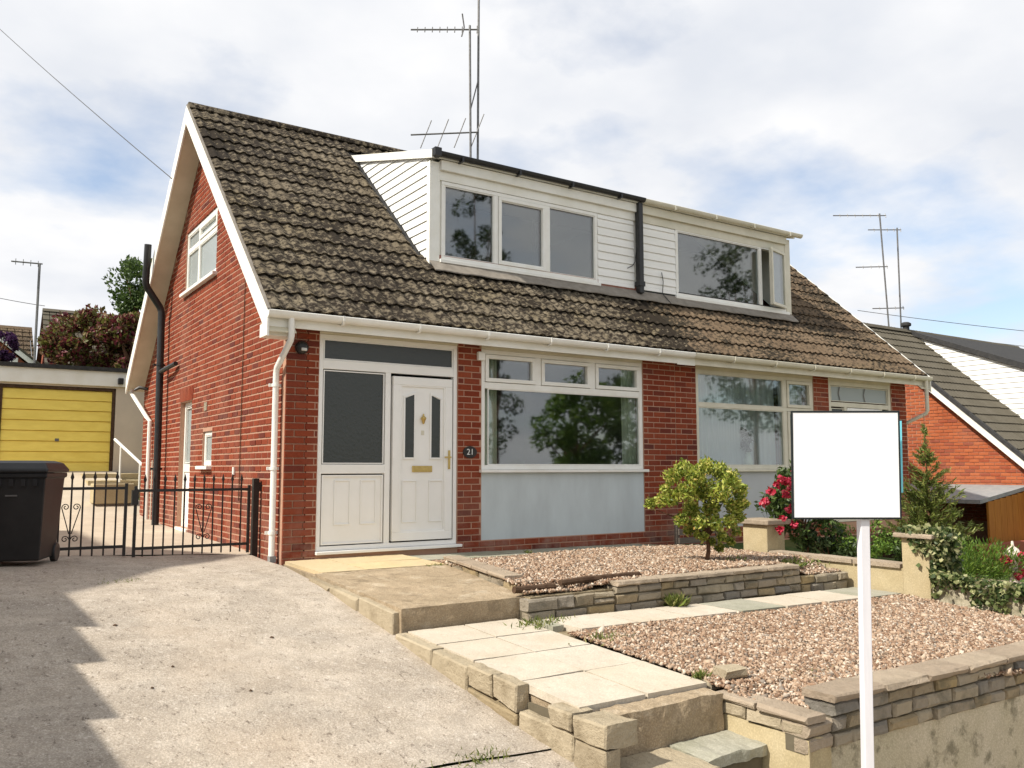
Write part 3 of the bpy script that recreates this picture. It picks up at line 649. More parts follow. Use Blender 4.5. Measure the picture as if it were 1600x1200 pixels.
m = MB(); m.tube([(-.012, 1.62, .6), (-.012, 1.62, 3.9)], .006, 5); m.build('cable', 'wood_dark', hA)
m = MB(); m.box(-.02, .0, 1.86, 1.92, .92, 1.02); m.build('vent', 'white_plastic', hA)
m = MB(); m.box(-.012, 0, 3.35, 3.5, 1.83, 1.95); m.build('air_brick', 'stone', hA)

# ------------------------------------------------------------------ windows
FR = lambda y0: (lambda a, b, c: (a, y0 - c, b))
GA = lambda x0: (lambda a, b, c: (x0 - c, a, b))
def pane(w, M, a0, a1, b0, b1, c, mat='glass', t=.02): return MB(M).box(a0, a1, b0, b1, c - t / 2, c + t / 2).build('pane', mat, w)
def window(h, name, M, a0, a1, b0, b1, fw, mull, panes, sashes=(), sill=None, mat='white_plastic', c0=-.09, c1=-.015, gl='glass', bead=.012):
    m = MB(M); m.ring(a0, a1, b0, b1, fw, c0, c1)
    for (x0, x1, z0, z1) in mull: m.box(x0, x1, z0, z1, c0 + .004, c1 - .002)
    w = m.build(name, mat, h, .004)
    for (x0, x1, z0, z1) in sashes:
        MB(M).ring(x0, x1, z0, z1, .05, c0 + .02, c1 + .012).build('sash', mat, w, .004)
    for p in panes:
        x0, x1, z0, z1 = p[:4]; pane(w, M, x0, x1, z0, z1, (c0 + c1) / 2, p[4] if len(p) > 4 else gl)
        MB(M).ring(x0 - .003, x1 + .003, z0 - .003, z1 + .003, bead, (c0 + c1) / 2 + .012, c1 - .008).build('bead', mat, w)
    if sill: MB(M).box(sill[0], sill[1], sill[2], sill[3], c0, sill[4]).build('sill', mat, w, .006)
    return w
F0 = FR(0.0)
# near house living-room window: three fanlights over one wide pane
x0, x1 = WX; tz = 2.045
window(hA, 'window', F0, x0 + .002, x1 - .002, .985, 2.512, .055,
       [(x0 + .057, x1 - .057, tz - .03, tz + .05), (3.385, 3.475, tz + .05, 2.457), (4.31, 4.40, tz + .05, 2.457)],
       [(x0 + .11, x1 - .06, 1.045, tz - .032)] + [(a + .045, b - .045, tz + .098, 2.412) for a, b in ((x0 + .057, 3.385), (3.475, 4.31), (4.40, x1 - .057))],
       [(a + .006, b - .006, tz + .056, 2.451) for a, b in ((x0 + .057, 3.385), (3.475, 4.31), (4.40, x1 - .057))],
       (x0 - .03, x1 + .05, .945, .983, .055))
m = MB(F0); m.box(x0 + .003, x1 - .003, .10, .943, -.2, -.012); m.build('window_panel', 'grey_panel', hA)
m = MB(F0); m.box(x0 + .0, x1, 2.513, 2.556, -.2, -.01); m.build('window_head', 'cream_plastic', hA)
# house 2 window, pale panel
x0, x1 = W2
window(hB, 'window', F0, x0 + .002, x1 - .002, .985, 2.50, .055,
       [(x0 + .057, x1 - .057, 1.93, 1.99), (8.36, 8.45, .985, 1.93), (8.36, 8.45, 1.99, 2.445)],
       [(x0 + .06, 8.355, 1.045, 1.925), (x0 + .06, 8.355, 1.995, 2.44), (8.50, x1 - .10, 1.09, 1.885), (8.50, x1 - .10, 2.04, 2.40)],
       [(8.455, x1 - .06, 1.995, 2.44), (8.455, x1 - .06, 1.045, 1.925)], (x0 - .03, x1 + .04, .945, .983, .05), 'cream_plastic')
m = MB(F0); m.box(x0 + .003, x1 - .003, .10, .943, -.2, -.012); m.build('window_panel', 'pale_panel', hB)
m = MB(F0); m.box(x0, x1, 2.501, 2.556, -.2, -.01); m.build('window_head', 'soffit', hB)
# front door screen of the near house
x0, x1 = DX; M = F0
w = window(hA, 'door_screen', M, x0 + .002, x1 - .002, .082, 2.525, .05,
       [(x0 + .052, x1 - .052, 2.13, 2.235), (1.215, 1.285, .132, 2.13), (x0 + .052, 1.215, .94, 1.045)],
       [(x0 + .06, x1 - .06, 2.24, 2.47, 'glass_obscure'), (x0 + .065, 1.20, 1.055, 2.115, 'glass_obscure')], (), (x0 - .01, x1 + .05, .045, .08, .05), 'door_white')
def shaker(par, M, a0, a1, b0, b1, c, mat, name='panel'):
    p = MB(M).box(a0, a1, b0, b1, c - .03, c).build(name, mat, par); return p
p = shaker(w, M, x0 + .065, 1.20, .145, .925, -.04, 'door_white')
MB(M).ring(x0 + .065, 1.20, .145, .925, .018, -.0395, -.022).build('bead', 'door_white', w)
for a, b in ((.60, .80), (.92, 1.12)):
    MB(M).ring(a, b, .36, .87, .016, -.0398, -.028).build('moulding', 'door_white', w, .004)
# the door leaf
dr = MB(M); a0, a1, b0, b1 = 1.31, 2.115, .15, 2.095
dr.ring(a0, a1, b0, b1, .10, -.075, .0); dr.box(a0 + .1, a1 - .1, b0 + .1, b1 - .1, -.06, -.022)
door = dr.build('front_door', 'door_white', hA, .005)
MB(M).ring(a0 + .1, a1 - .1, b0 + .1, b1 - .1, .014, -.0215, -.006).build('bead', 'door_white', door)
for s_, (p0, p1) in ((0, (1.475, 1.595)), (1, (1.83, 1.95))):
    hi, lo = (1.885, 1.835); zl, zr = (lo, hi) if s_ == 0 else (hi, lo)
    q = MB(M); q.prism([(p0, 1.13), (p1, 1.13), (p1, zr), (p0, zl)], 2, -.0215, -.0165) ; q.build('pane', 'glass_obscure', door)
    q = MB(M); t = .02
    for A, B in (((p0 - t, 1.13 - t), (p1 + t, 1.13)), ):
        q.box(A[0], B[0], A[1], B[1], -.021, -.009)
    q.prism([(p0 - t, 1.131), (p0 - .0005, 1.131), (p0 - .0005, zl), (p0 - t, zl + .005)], 2, -.021, -.009)
    q.prism([(p1 + .0005, 1.131), (p1 + t, 1.131), (p1 + t, zr + .005), (p1 + .0005, zr)], 2, -.021, -.009)
    q.prism([(p0 - t, zl + .006), (p1 + t, zr + .006), (p1 + t, zr + .028), (p0 - t, zl + .028)], 2, -.021, -.009)
    q.build('glazing_trim', 'door_white', door)
    MB(M).ring(p0 - .03, p1 + .05 - (0 if s_ else .0), .36, .86, .016, -.0213, -.011).build('moulding', 'door_white', door, .004)
MB(M).box(1.575, 1.845, .955, 1.03, -.021, -.008).build('letterbox', 'brass', door, .004)
MB(M).box(1.60, 1.82, .975, 1.01, -.0078, -.003).build('letter_flap', 'brass', door)
q = MB(M); q.box(2.055, 2.085, .99, 1.22, .001, .010); q.box(1.99, 2.082, 1.125, 1.145, .03, .045); q.box(2.06, 2.08, 1.125, 1.145, .0105, .03); q.build('handle', 'brass', door, .003)
q = MB(); q.lathe((1.715, -.0, 1.58), [(.001, -.05), (.012, -.04), (.02, -.01), (.035, .02), (.03, .035), (.012, .05), (.01, .07), (.001, .08)], 10); q.build('knocker', 'brass', door)
MB(M).box(1.695, 1.735, 1.40, 1.455, -.0215, -.0175).build('number_plate', 'cream_plastic', door)
# house 2 door with its toplight
x0, x1 = D2
w = window(hB, 'door_screen', M, x0 + .002, x1 - .002, .082, 2.50, .07, [(x0 + .072, x1 - .072, 2.06, 2.14), (9.98, 10.05, .152, 2.06), (11.02, 11.09, .152, 2.06)],
       [(x0 + .09, x1 - .09, 2.16, 2.42, 'glass_frost'), (x0 + .09, 9.96, .3, 2.03, 'glass_obscure'), (11.11, x1 - .09, .3, 2.03, 'glass_obscure')], (), None, 'cream_plastic')
d2 = MB(M); d2.ring(10.06, 11.01, .16, 2.05, .11, -.075, -.01); d2.box(10.171, 10.899, .271, 1.939, -.06, -.03); d2 = d2.build('front_door', 'door_white', hB, .005)
for a, b in ((10.22, 10.50), (10.57, 10.85)):
    MB(M).ring(a, b, 1.2, 1.85, .02, -.0295, -.015).build('moulding', 'door_white', d2)
for k in range(2):
    MB(M).tube([(x0 + .35 + k * .72, 2.17, -.03), (x0 + .31 + k * .72, 2.29, -.03), (x0 + .35 + k * .72, 2.41, -.03)], .009, 5).build('lead_line', 'lead', w)
m = MB(F0); m.box(D2[0], D2[1], 2.501, 2.556, -.2, -.01); m.build('door_head', 'soffit', hB)
m = MB(F0); m.box(DX[0], DX[1], 2.526, 2.556, -.2, -.01); m.build('door_head', 'cream_plastic', hA)
# gable windows and side door
M = GA(0.0); a0, a1, b0, b1 = GW
zt = b1 - .32; xm = a0 + 1.12
window(hA, 'window', M, a0 + .003, a1 - .003, b0 + .003, b1 - .003, .06, [(a0 + .063, a1 - .063, zt - .035, zt + .035), (xm - .04, xm + .04, b0 + .063, zt - .035), (xm - .04, xm + .04, zt + .035, b1 - .063)],
       [(a0 + .07, xm - .047, b0 + .07, zt - .042, 'glass_frost'), (xm + .047, a1 - .07, b0 + .07, zt - .042, 'glass_frost'), (a0 + .12, xm - .097, zt + .092, b1 - .12, 'glass_frost'), (xm + .047, a1 - .07, zt + .042, b1 - .07, 'glass_frost')],
       [(a0 + .068, xm - .045, zt + .04, b1 - .068)], (a0 - .08, a1 + .08, b0 - .055, b0 - .002, .07), c0=-.1, c1=-.02)
a0, a1, b0, b1 = GS
window(hA, 'window', M, a0 + .003, a1 - .003, b0 + .003, b1 - .003, .055, [], [(a0 + .065, a1 - .065, b0 + .065, b1 - .065, 'glass_frost')], (), (a0 - .05, a1 + .05, b0 - .05, b0 - .002, .08), c0=-.1, c1=-.03)
a0, a1, b0, b1 = GD
w = window(hA, 'side_door', M, a0 + .003, a1 - .003, b0, b1 - .003, .07, [(a0 + .073, a1 - .073, .95, 1.07)], [(a0 + .10, a1 - .10, 1.09, 1.95, 'glass_frost')], (), (a0 + .004, a1 - .004, b0 - .05, b0 - .002, .03), c0=-.16, c1=-.07)
MB(M).box(a0 + .073, a1 - .073, b0 + .072, .949, -.14, -.09).build('panel', 'door_white', w)
# soldier arch over the side door
for k in range(10):
    y = a0 - .06 + k * .086; t = (k - 4.5) * .03
    q = MB(); q.hexa([(-.006, y + .004 - t * .12, b1 + .01), (.06, y + .004 - t * .12, b1 + .01), (.06, y + .074 - t * .12, b1 + .01), (-.006, y + .074 - t * .12, b1 + .01), (-.006, y + .004 + t * .3, b1 + .215), (.06, y + .004 + t * .3, b1 + .215), (.06, y + .074 + t * .3, b1 + .215), (-.006, y + .074 + t * .3, b1 + .215)])
    q.build('arch_brick', 'brick', gwA)

# ------------------------------------------------------------------ curtains and things indoors
def drape(name, x0, x1, y, z0, z1, folds, amp, mat, par=None, **k):
    m = MB(); n = folds * 8
    for i in range(n + 1):
        x = x0 + (x1 - x0) * i / n; yy = y + amp * math.sin(i / 8 * 2 * math.pi) + .006 * math.sin(i * 2.3)
        m.P((x, yy, z0)); m.P((x, yy + .012, z1))
    for i in range(n): m.face((2 * i, 2 * i + 2, 2 * i + 3, 2 * i + 1), .3 + .3 * math.sin(i))
    m.smooth = True; return link(name, m.mesh(name, mat, recalc=False), par, **k)
drape('window_blind', 2.60, 2.85, .135, .95, 2.5, 4, .016, 'curtain', label='cream curtain drawn back at the front-door end of the wide living-room window', cat='curtain', group='living-room curtains')
drape('window_blind', 4.98, 5.24, .135, .95, 2.5, 4, .016, 'curtain', label='cream curtain drawn back at the lime shrub end of the wide living-room window', cat='curtain', group='living-room curtains')
drape('net_curtain', 6.42, 8.34, .19, .95, 2.48, 16, .02, 'net', label='pale pleated net curtain behind the vase in the far house window', cat='curtain')
drape('net_curtain', 8.46, 9.06, .19, .95, 2.48, 5, .02, 'net', label='narrow net curtain behind the small side light of the far house window', cat='curtain')
drape('window_curtain', 6.41, 6.50, .13, .95, 2.48, 2, .016, 'curtain', label='gathered cream curtain at the near edge of the far house window', cat='curtain')
m = MB(); m.box(6.36, 9.1, .1, .33, .935, .965); m.build('window_board', 'door_white', hB)
v = thing('flower_vase', 'pale green vase of leafy stems on the far house windowsill', 'vase', (7.62, .145, .965))
MB().lathe((7.62, .145, .965), [(.03, 0), (.06, .03), (.075, .10), (.072, .16), (.04, .23), (.033, .27), (.04, .29)], 16).build('vase_body', 'vase', v)
Cn, O = clumps((7.62, .145, 1.5), (.17, .02, .26), 14, 260, .05); link('leaves', leaves('leaves', Cn, .07, 'leaf_dark', .5), v)
m = MB()
for k in range(7): m.tube([(7.62, .145, 1.24), (7.62 + random.uniform(-.14, .14), .145, 1.6)], .004, 4)
m.build('stems', 'leaf_dark', v)

# ------------------------------------------------------------------ dormer
ZD = 5.2714
def dz_roof(y): return ZD + (y - (YD - .12)) * (rz(YCB) - ZD) / (YCB - YD + .12)
FD = FR(YD)
WA = (2.375, 5.11, 3.82, 4.915); WB = (6.755, 9.515, 3.81, 4.95)
def dormer_core(h, xa, xb, cheek):
    m = MB(); z0 = rz(YD) + .02
    if h is hA: segs = [(xa, WA[0], z0, 5.0), (WA[1], xb, z0, 5.0), (WA[0], WA[1], z0, WA[2]), (WA[0], WA[1], WA[3], 5.0)]
    else: segs = [(xa, WB[0], z0, 5.0), (WB[1], xb, z0, 5.0), (WB[0], WB[1], z0, WB[2]), (WB[0], WB[1], WB[3], 5.0)]
    for a, b, c, d in segs: m.box(a, b, YD + .004, YD + .1, c, d)
    xc = XD1 + .004 if cheek < 0 else XD2 - .104
    m.hexa([(xc, YD + .1, rz(YD + .1)), (xc + .1, YD + .1, rz(YD + .1)), (xc + .1, YCB, rz(YCB)), (xc, YCB, rz(YCB)), (xc, YD + .1, dz_roof(YD + .1) - .09), (xc + .1, YD + .1, dz_roof(YD + .1) - .09), (xc + .1, YCB, rz(YCB) + .002), (xc, YCB, rz(YCB) + .002)])
    d = m.build('dormer', 'white_board', h)
    a, b = (xa - .06, xb) if cheek < 0 else (xa, xb + .06)
    def sl(y0, y1, lo, hi, name, mat, a=a, b=b):
        q = MB(); q.hexa([(a, y0, dz_roof(y0) + lo), (b, y0, dz_roof(y0) + lo), (b, y1, dz_roof(y1) + lo), (a, y1, dz_roof(y1) + lo), (a, y0, dz_roof(y0) + hi), (b, y0, dz_roof(y0) + hi), (b, y1, dz_roof(y1) + hi), (a, y1, dz_roof(y1) + hi)]); return q.build(name, mat, d)
    sl(YD - .11, YCB + .1, -.085, -.012, 'roof_board', 'white_board'); sl(YD - .125, YCB + .12, -.0115, .012, 'roof_felt', 'felt')
    e = (a, a + .03) if cheek < 0 else (b - .03, b)
    sl(YD - .128, YCB + .1, -.10, .014, 'edge_trim', 'white_board', e[0] - (.004 if cheek < 0 else 0), e[1] + (.004 if cheek > 0 else 0))
    return d
dA = dormer_core(hA, XD1 + .004, WID, -1); dB = dormer_core(hB, WID, XD2 - .004, 1)
def clad(d, a0, a1, b0, b1, M, p=.128, mat='white_clad'):
    z = b0
    while z < b1 - .02:
        t = min(z + p, b1); q = MB(M); q.hexa([(a0, z, .004), (a1, z, .004), (a1, t - .001, .004), (a0, t - .001, .004), (a0, z + .004, .024), (a1, z + .004, .024), (a1, t - .014, .012), (a0, t - .014, .012)]); q.build('cladding_board', mat, d); z += p
clad(dA, 5.115, WID - .06, rz(YD) + .13, 4.92, FD); clad(dB, WID + .07, 6.75, rz(YD) + .13, 4.92, FD)
# cheek boards
z = rz(YD) + .03; z_top = rz(YCB)
while z < z_top:
    t = z + .128
    def lim(zz):
        y1 = YE + (zz - ZE - .015) * CA / SA
        y0 = YD + .06 if zz < dz_roof(YD) - .1 else YD - .12 + (zz + .095 - ZD) * (YCB - YD + .12) / (rz(YCB) - ZD)
        return max(y0, YD + .06), y1
    l0 = lim(z); l1 = lim(min(t, z_top) - .012)
    if l0[1] - l0[0] > .02 and l1[1] - l1[0] > -.05:
        l1 = (l1[0], max(l1[1], l1[0] + .005)); q = MB(lambda y, zz, c: (XD1 - c, y, zz)); tt = min(t, z_top) - .004
        q.hexa([(l0[0], z, -.01), (l0[1], z, -.01), (l1[1], tt, -.01), (l1[0], tt, -.01), (l0[0], z, .024), (l0[1], z, .024), (l1[1], tt - .01, .010), (l1[0], tt - .01, .010)]); q.build('cladding_board', 'white_clad', dA)
    z = t
# corner boards, fascias, flashings
MB().box(XD1 - .034, XD1 + .12, YD - .03, YD + .055, rz(YD) + .0, 5.165).build('corner_board', 'white_board', dA, .003)
MB().box(XD2 - .10, XD2 + .034, YD - .03, YD + .055, rz(YD) + .0, 5.165).build('corner_board', 'cream_plastic', dB, .003)
for d, a, b, mt in ((dA, XD1 + .122, WID - .002, 'white_board'), (dB, WID + .002, XD2 - .102, 'cream_plastic')):
    MB().box(a, b, YD - .026, YD + .003, 4.921, 5.05).build('fascia', mt, d, .003)
    MB().box(a, b, YD - .075, YD + .003, 5.052, 5.19).build('fascia', mt, d, .003)
def halfgutter(d, a, b, z, y, mat, r=.052):
    pr = []
    for q in range(9):
        t = math.pi * q / 8; pr.append((y - r * math.cos(t), z - r * 1.15 * math.sin(t)))
    m = MB(); m.prism(pr + [(yy + (.006 if yy < y else -.006), zz + .006) for yy, zz in pr[::-1]], 0, a, b); m.smooth = True; return m.build('gutter', mat, d)
g = halfgutter(dA, XD1 - .03, WID + .06, 5.262, YD - .142, 'black_plastic')
for k in range(4): MB().box(2.6 + k * .95, 2.63 + k * .95, YD - .20, YD - .08, 5.18, 5.25).build('bracket', 'black_plastic', g)
MB().box(XD1 - .05, XD1 + .05, YD - .21, YD - .09, 5.19, 5.30).build('gutter_stop', 'black_plastic', dA)
g = halfgutter(dB, WID + .062, XD2 + .22, 5.255, YD - .142, 'cream_plastic')
for k in range(4): MB().box(6.6 + k * .95, 6.63 + k * .95, YD - .20, YD - .08, 5.18, 5.25).build('bracket', 'cream_plastic', g)
m = MB(); m.box(WID - .045, WID + .045, YD - .135, YD - .035, rz(YD) + .05, 5.20); m.build('downpipe', 'black_plastic', dA, .012)
MB().box(WID - .06, WID + .06, YD - .145, YD - .025, rz(YD) + .16, rz(YD) + .24).build('pipe_socket', 'black_plastic', dA, .006)
# flashing aprons below the dormer
for h, a, b, top in ((dA, XD1 - .02, WID, 'flash_red'), (dB, WID + .002, XD2 + .02, 'felt')):
    MB().box(a + .03, b - .01, YD - .018, YD + .0035, rz(YD) + .0, rz(YD) + .19).build('apron_upstand', top, h)
    nseg = 26; q = MB()
    for k in range(nseg):
        u0 = a + (b - a) * k / nseg; u1 = a + (b - a) * (k + 1) / nseg; j0 = .082 + .006 * math.sin(k * 1.7); j1 = .082 + .006 * math.sin((k + 1) * 1.7); ya = YD - .19
        q.hexa([(u0, ya, rz(ya) + j0 + .015), (u1, ya, rz(ya) + j1 + .015), (u1, YD, rz(YD) + .10), (u0, YD, rz(YD) + .10), (u0, ya, rz(ya) + j0 + .03), (u1, ya, rz(ya) + j1 + .03), (u1, YD, rz(YD) + .125), (u0, YD, rz(YD) + .125)])
    q.build('apron_flashing', 'apron', h)
# dormer windows
a0, a1, b0, b1 = WA
window(hA, 'dormer_window', FD, a0 + .002, a1 - .002, b0 + .002, b1, .05, [(3.225, 3.295, b0 + .052, b1 - .05), (4.125, 4.195, b0 + .052, b1 - .05)],
       [(a0 + .058, 3.219, b0 + .058, b1 - .056), (3.35, 4.07, b0 + .11, b1 - .11), (4.201, a1 - .058, b0 + .058, b1 - .056)], [(3.30, 4.12, b0 + .057, b1 - .055)], (a0 - .03, a1 + .03, b0 - .05, b0 - .0, .06), c0=-.06, c1=.02)
a0, a1, b0, b1 = WB
wB = window(hB, 'dormer_window', FD, a0 + .002, a1 - .002, b0 + .002, b1, .05, [(8.80, 8.87, b0 + .052, b1 - .05)], [(a0 + .058, 8.794, b0 + .058, b1 - .056)], [], (a0 - .03, a1 + .03, b0 - .05, b0, .06), c0=-.06, c1=.02)
ang = R(16); hx = a1 - .055                                           # casement standing open, hinged at the right
CM = lambda a, b, c: (hx - a * math.cos(ang) - c * math.sin(ang), YD - .03 - a * math.sin(ang) + c * math.cos(ang), b)
MB(CM).ring(0.0, .58, b0 + .06, b1 - .06, .05, -.03, .03).build('open_casement', 'cream_plastic', wB, .004)
MB(CM).box(.045, .535, b0 + .105, b1 - .105, -.01, .01).build('pane', 'glass', wB)
# cables on the dormer
MB().tube([(5.86, YD - .06, 4.45), (5.85, YD - .04, 4.25), (5.80, YD - .035, 4.18), (5.70, YD - .03, 4.13)], .006, 5).build('cable', 'rope', dA)
MB().tube([(6.42, YD - .04, 4.15), (6.44, YD - .05, 4.0), (6.42, YD - .05, 3.8), (6.46, YD - .2, 3.62)], .007, 5).build('cable', 'rope', dB)

sheet('neighbour_soil', lin(5.6, 11.8, 1.0), lin(-6, 0, 1.0), lambda x, y: -.30 - .12 * max(x - 7, 0), 'soil', kind='structure')

# ================================================================== garden masonry
def at(u, v, d):
    k = _f + _r2 * ((u - 800) / FPX) - _u2 * ((v - 600) / FPX); return CAM + k * d
_sid = [0]
def stone_run(par, o, ang, length, courses, depth, mat, wmin, wmax, gap=.012, rough=.010, name='stone', ztop=None, core='joint', slope=0.0, ch=.012):
    """individual blocks along a run; o = left end of the outer face at base level, ang = heading of the run (outer face on the right-hand side)"""
    ca, sa = math.cos(ang), math.sin(ang); z = o[2]; H = sum(courses)
    m = MB(lambda a, b, c: (o[0] + ca * a - sa * b, o[1] + sa * a + ca * b, c))
    m.hexa([(.01, .03, o[2]), (length - .01, .03, o[2] + slope * length), (length - .01, depth - .01, o[2] + slope * length), (.01, depth - .01, o[2]), (.01, .03, o[2] + H - .02), (length - .01, .03, o[2] + H - .02 + slope * length), (length - .01, depth - .01, o[2] + H - .02 + slope * length), (.01, depth - .01, o[2] + H - .02)])
    m.build('core', core, par)
    for ci, h in enumerate(courses):
        x = 0.0
        while x < length - .02:
            w = random.uniform(wmin, wmax)
            if length - x - w < wmin * .7: w = length - x
            hh = h
            _sid[0] += 1
            d = depth if ci == len(courses) - 1 else depth * .5
            zz = z + slope * (x + w / 2)
            split = (w < wmax * .8 and h > .1 and random.random() < .25)
            for (z0, h0) in (((zz, hh * .5), (zz + hh * .5, hh * .5)) if split else ((zz, hh),)):
                _sid[0] += 1
                me = block_mesh(w - gap, h0 - gap, d, mat, ch, rough, _sid[0]); off = random.uniform(-.006, .010)
                so = link(name, me, par, loc=(o[0] + ca * (x + gap / 2) - sa * off, o[1] + sa * (x + gap / 2) + ca * off, z0 + gap / 2), rot=(0, random.uniform(-.01, .01) - math.atan(slope), ang)); roughen(so, .007, .07, 2)
            x += w
        z += h
def slabs(par, rects, fz, mat, t=.05, gap=.006, name='paving_slab', bow=0.004):
    for k, (x0, x1, y0, y1) in enumerate(rects):
        j = lambda: random.uniform(-bow, bow); g = gap
        c = [(x0 + g + j(), y0 + g + j()), (x1 - g + j(), y0 + g + j()), (x1 - g + j(), y1 - g + j()), (x0 + g + j(), y1 - g + j())]; tz = [fz(x, y) + j() * .7 for x, y in c]
        m = MB(); m.hexa([(c[i][0], c[i][1], tz[i] - t) for i in range(4)] + [(c[i][0], c[i][1], tz[i]) for i in range(4)]); roughen(m.build(name, mat[k % len(mat)] if isinstance(mat, list) else mat, par), .0035, .07, 4)
pz = lambda x, y: float(np.interp(y, [-3.15, -1.1, 0], [-.085, -.012, .0]))
# patio by the door
m = MB(); m.hexa([(-.02, -1.12, -.3), (1.42, -1.12, -.3), (1.42, .0, -.3), (.03, .0, -.3), (-.02, -1.12, pz(0, -1.12) - .035), (1.42, -1.12, pz(0, -1.12) - .035), (1.42, .0, -.035), (.03, .0, -.035)])
patio = m.build('patio', 'landing', None, kind='structure')
slabs(patio, [(a, b, c, d) for c, d in ((-.56, -.005), (-1.12, -.56)) for a, b in ((.035, .50), (.50, .96), (.96, 1.42))], lambda x, y: pz(x, y) + .0, 'slab_yellow', .04, .003)
m = MB(); m.hexa([(-.08, -3.1, -.7), (1.08, -3.12, -.55), (1.42, -1.125, -.3), (-.04, -1.125, -.3), (-.085, -3.1, -.088), (1.08, -3.12, -.085), (1.42, -1.125, pz(0, -1.12) - .006), (-.04, -1.125, pz(0, -1.12) - .006)])
land = roughen(m.build('patio_landing', 'landing', None, 0, kind='structure'), .009, .13, 6)
es = [(-1.2, -1.75, .10), (-1.75, -2.38, .16), (-2.38, -3.06, .21)]
for y1, y0, h in es:
    _sid[0] += 1; zt = pz(0, (y0 + y1) / 2) - .01
    link('edging_stone', block_mesh(y1 - y0 - .02, h + .12, .07, 'stone_pale', .012, .012, _sid[0]), land, loc=(-.155 + random.uniform(0, .02), y1 - .01, zt - h - .12), rot=(math.atan(.0) + .0, math.atan2(.035, .6), -math.pi / 2))
# flags along the house wall behind the bed
ws = MB().hexa([(1.425, -.72, -.3), (5.34, -.62, -.3), (5.34, 0, -.3), (1.425, 0, -.3), (1.425, -.72, -.05), (5.34, -.62, -.075), (5.34, 0, -.07), (1.425, 0, -.045)]).build('wall_path', 'soil', None, kind='structure')
slabs(ws, [(1.43, 2.05, -.62, -.01), (2.05, 2.66, -.62, -.01), (2.66, 3.27, -.58, -.01), (3.27, 3.88, -.56, -.01), (3.88, 4.49, -.56, -.01), (4.49, 5.1, -.55, -.01)], lambda x, y: -.018 - .01 * (x - 1.4), 'slab_green', .04, .008)
# main path slabs and back path slabs
pth = lambda x, y: -.252 - (-3.1 - y) * .040
m = MB(); m.hexa([(-.04, -5.3, -.8), (.96, -5.3, -.8), (.96, -3.13, -.6), (-.04, -3.13, -.6), (-.04, -5.3, pth(0, -5.3) - .045), (.96, -5.3, pth(0, -5.3) - .045), (.96, -3.13, pth(0, -3.13) - .045), (-.04, -3.13, pth(0, -3.13) - .045)])
path = m.build('garden_path', 'landing', None, kind='structure')
ry = [-3.14, -3.62, -4.14, -4.70, -5.30]
slabs(path, [(a, b, ry[i + 1], ry[i]) for i in range(4) for a, b in ((-.06, .45), (.45, .96))], pth, 'slab_pale', .05, .007)
bp_z = lambda x, y: -.252 - (x - 1) * .012
m = MB(); m.hexa([(.97, -3.86, -.6), (5.34, -3.86, -.6), (5.34, -3.25, -.6), (.97, -3.25, -.6), (.97, -3.86, -.30), (5.34, -3.86, -.36), (5.34, -3.25, -.36), (.97, -3.25, -.30)])
bpath = m.build('back_path', 'soil', None, kind='structure')
slabs(bpath, [(a, a + .6, -3.82 - .01 * k, -3.285 - .004 * k) for k, a in enumerate([1.12, 1.72, 2.32, 2.92, 3.52, 4.12, 4.72])], bp_z, ['slab_pale', 'slab_pale', 'slab_pale', 'slab_green', 'slab_pale', 'slab_pale', 'slab_green'], .05, .008)
slabs(bpath, [(.985, 1.11, -3.62, -3.30)], bp_z, 'slab_green', .05, .01)

# gravel beds: base sheets and pebbles
def sst(t): t = min(max(t, 0), 1); return t * t * (3 - 2 * t)
def gz1(x, y):
    z = .004 - .006 * (x - 1.2) + (.008 * math.sin(x * 2.1) + .007 * math.sin(y * 3.3 + x)) - .02 * sst((y + 1.3) / .6)
    z -= .115 * sst((x - 4.35) / .35) * sst((-2.65 - y) / .4)
    z -= .06 * sst((2.0 - x) / .4) * sst((-2.95 - y) / .12)
    return z
def gz2(x, y): return -.262 - (-3.5 - y) * .045 - (x - 1) * .012 + .012 * math.sin(x * 1.9 + 1) * math.sin(y * 2.3) - .05 * math.exp(-((x - 1.05) ** 2 + (y + 5.75) ** 2) / .08)
def in_poly(px, py, poly):
    c = np.zeros(len(px), bool); n = len(poly)
    for i in range(n):
        (x0, y0), (x1, y1) = poly[i], poly[(i + 1) % n]
        c ^= ((y0 > py) != (y1 > py)) & (px < (x1 - x0) * (py - y0) / (y1 - y0 + 1e-12) + x0)
    return c
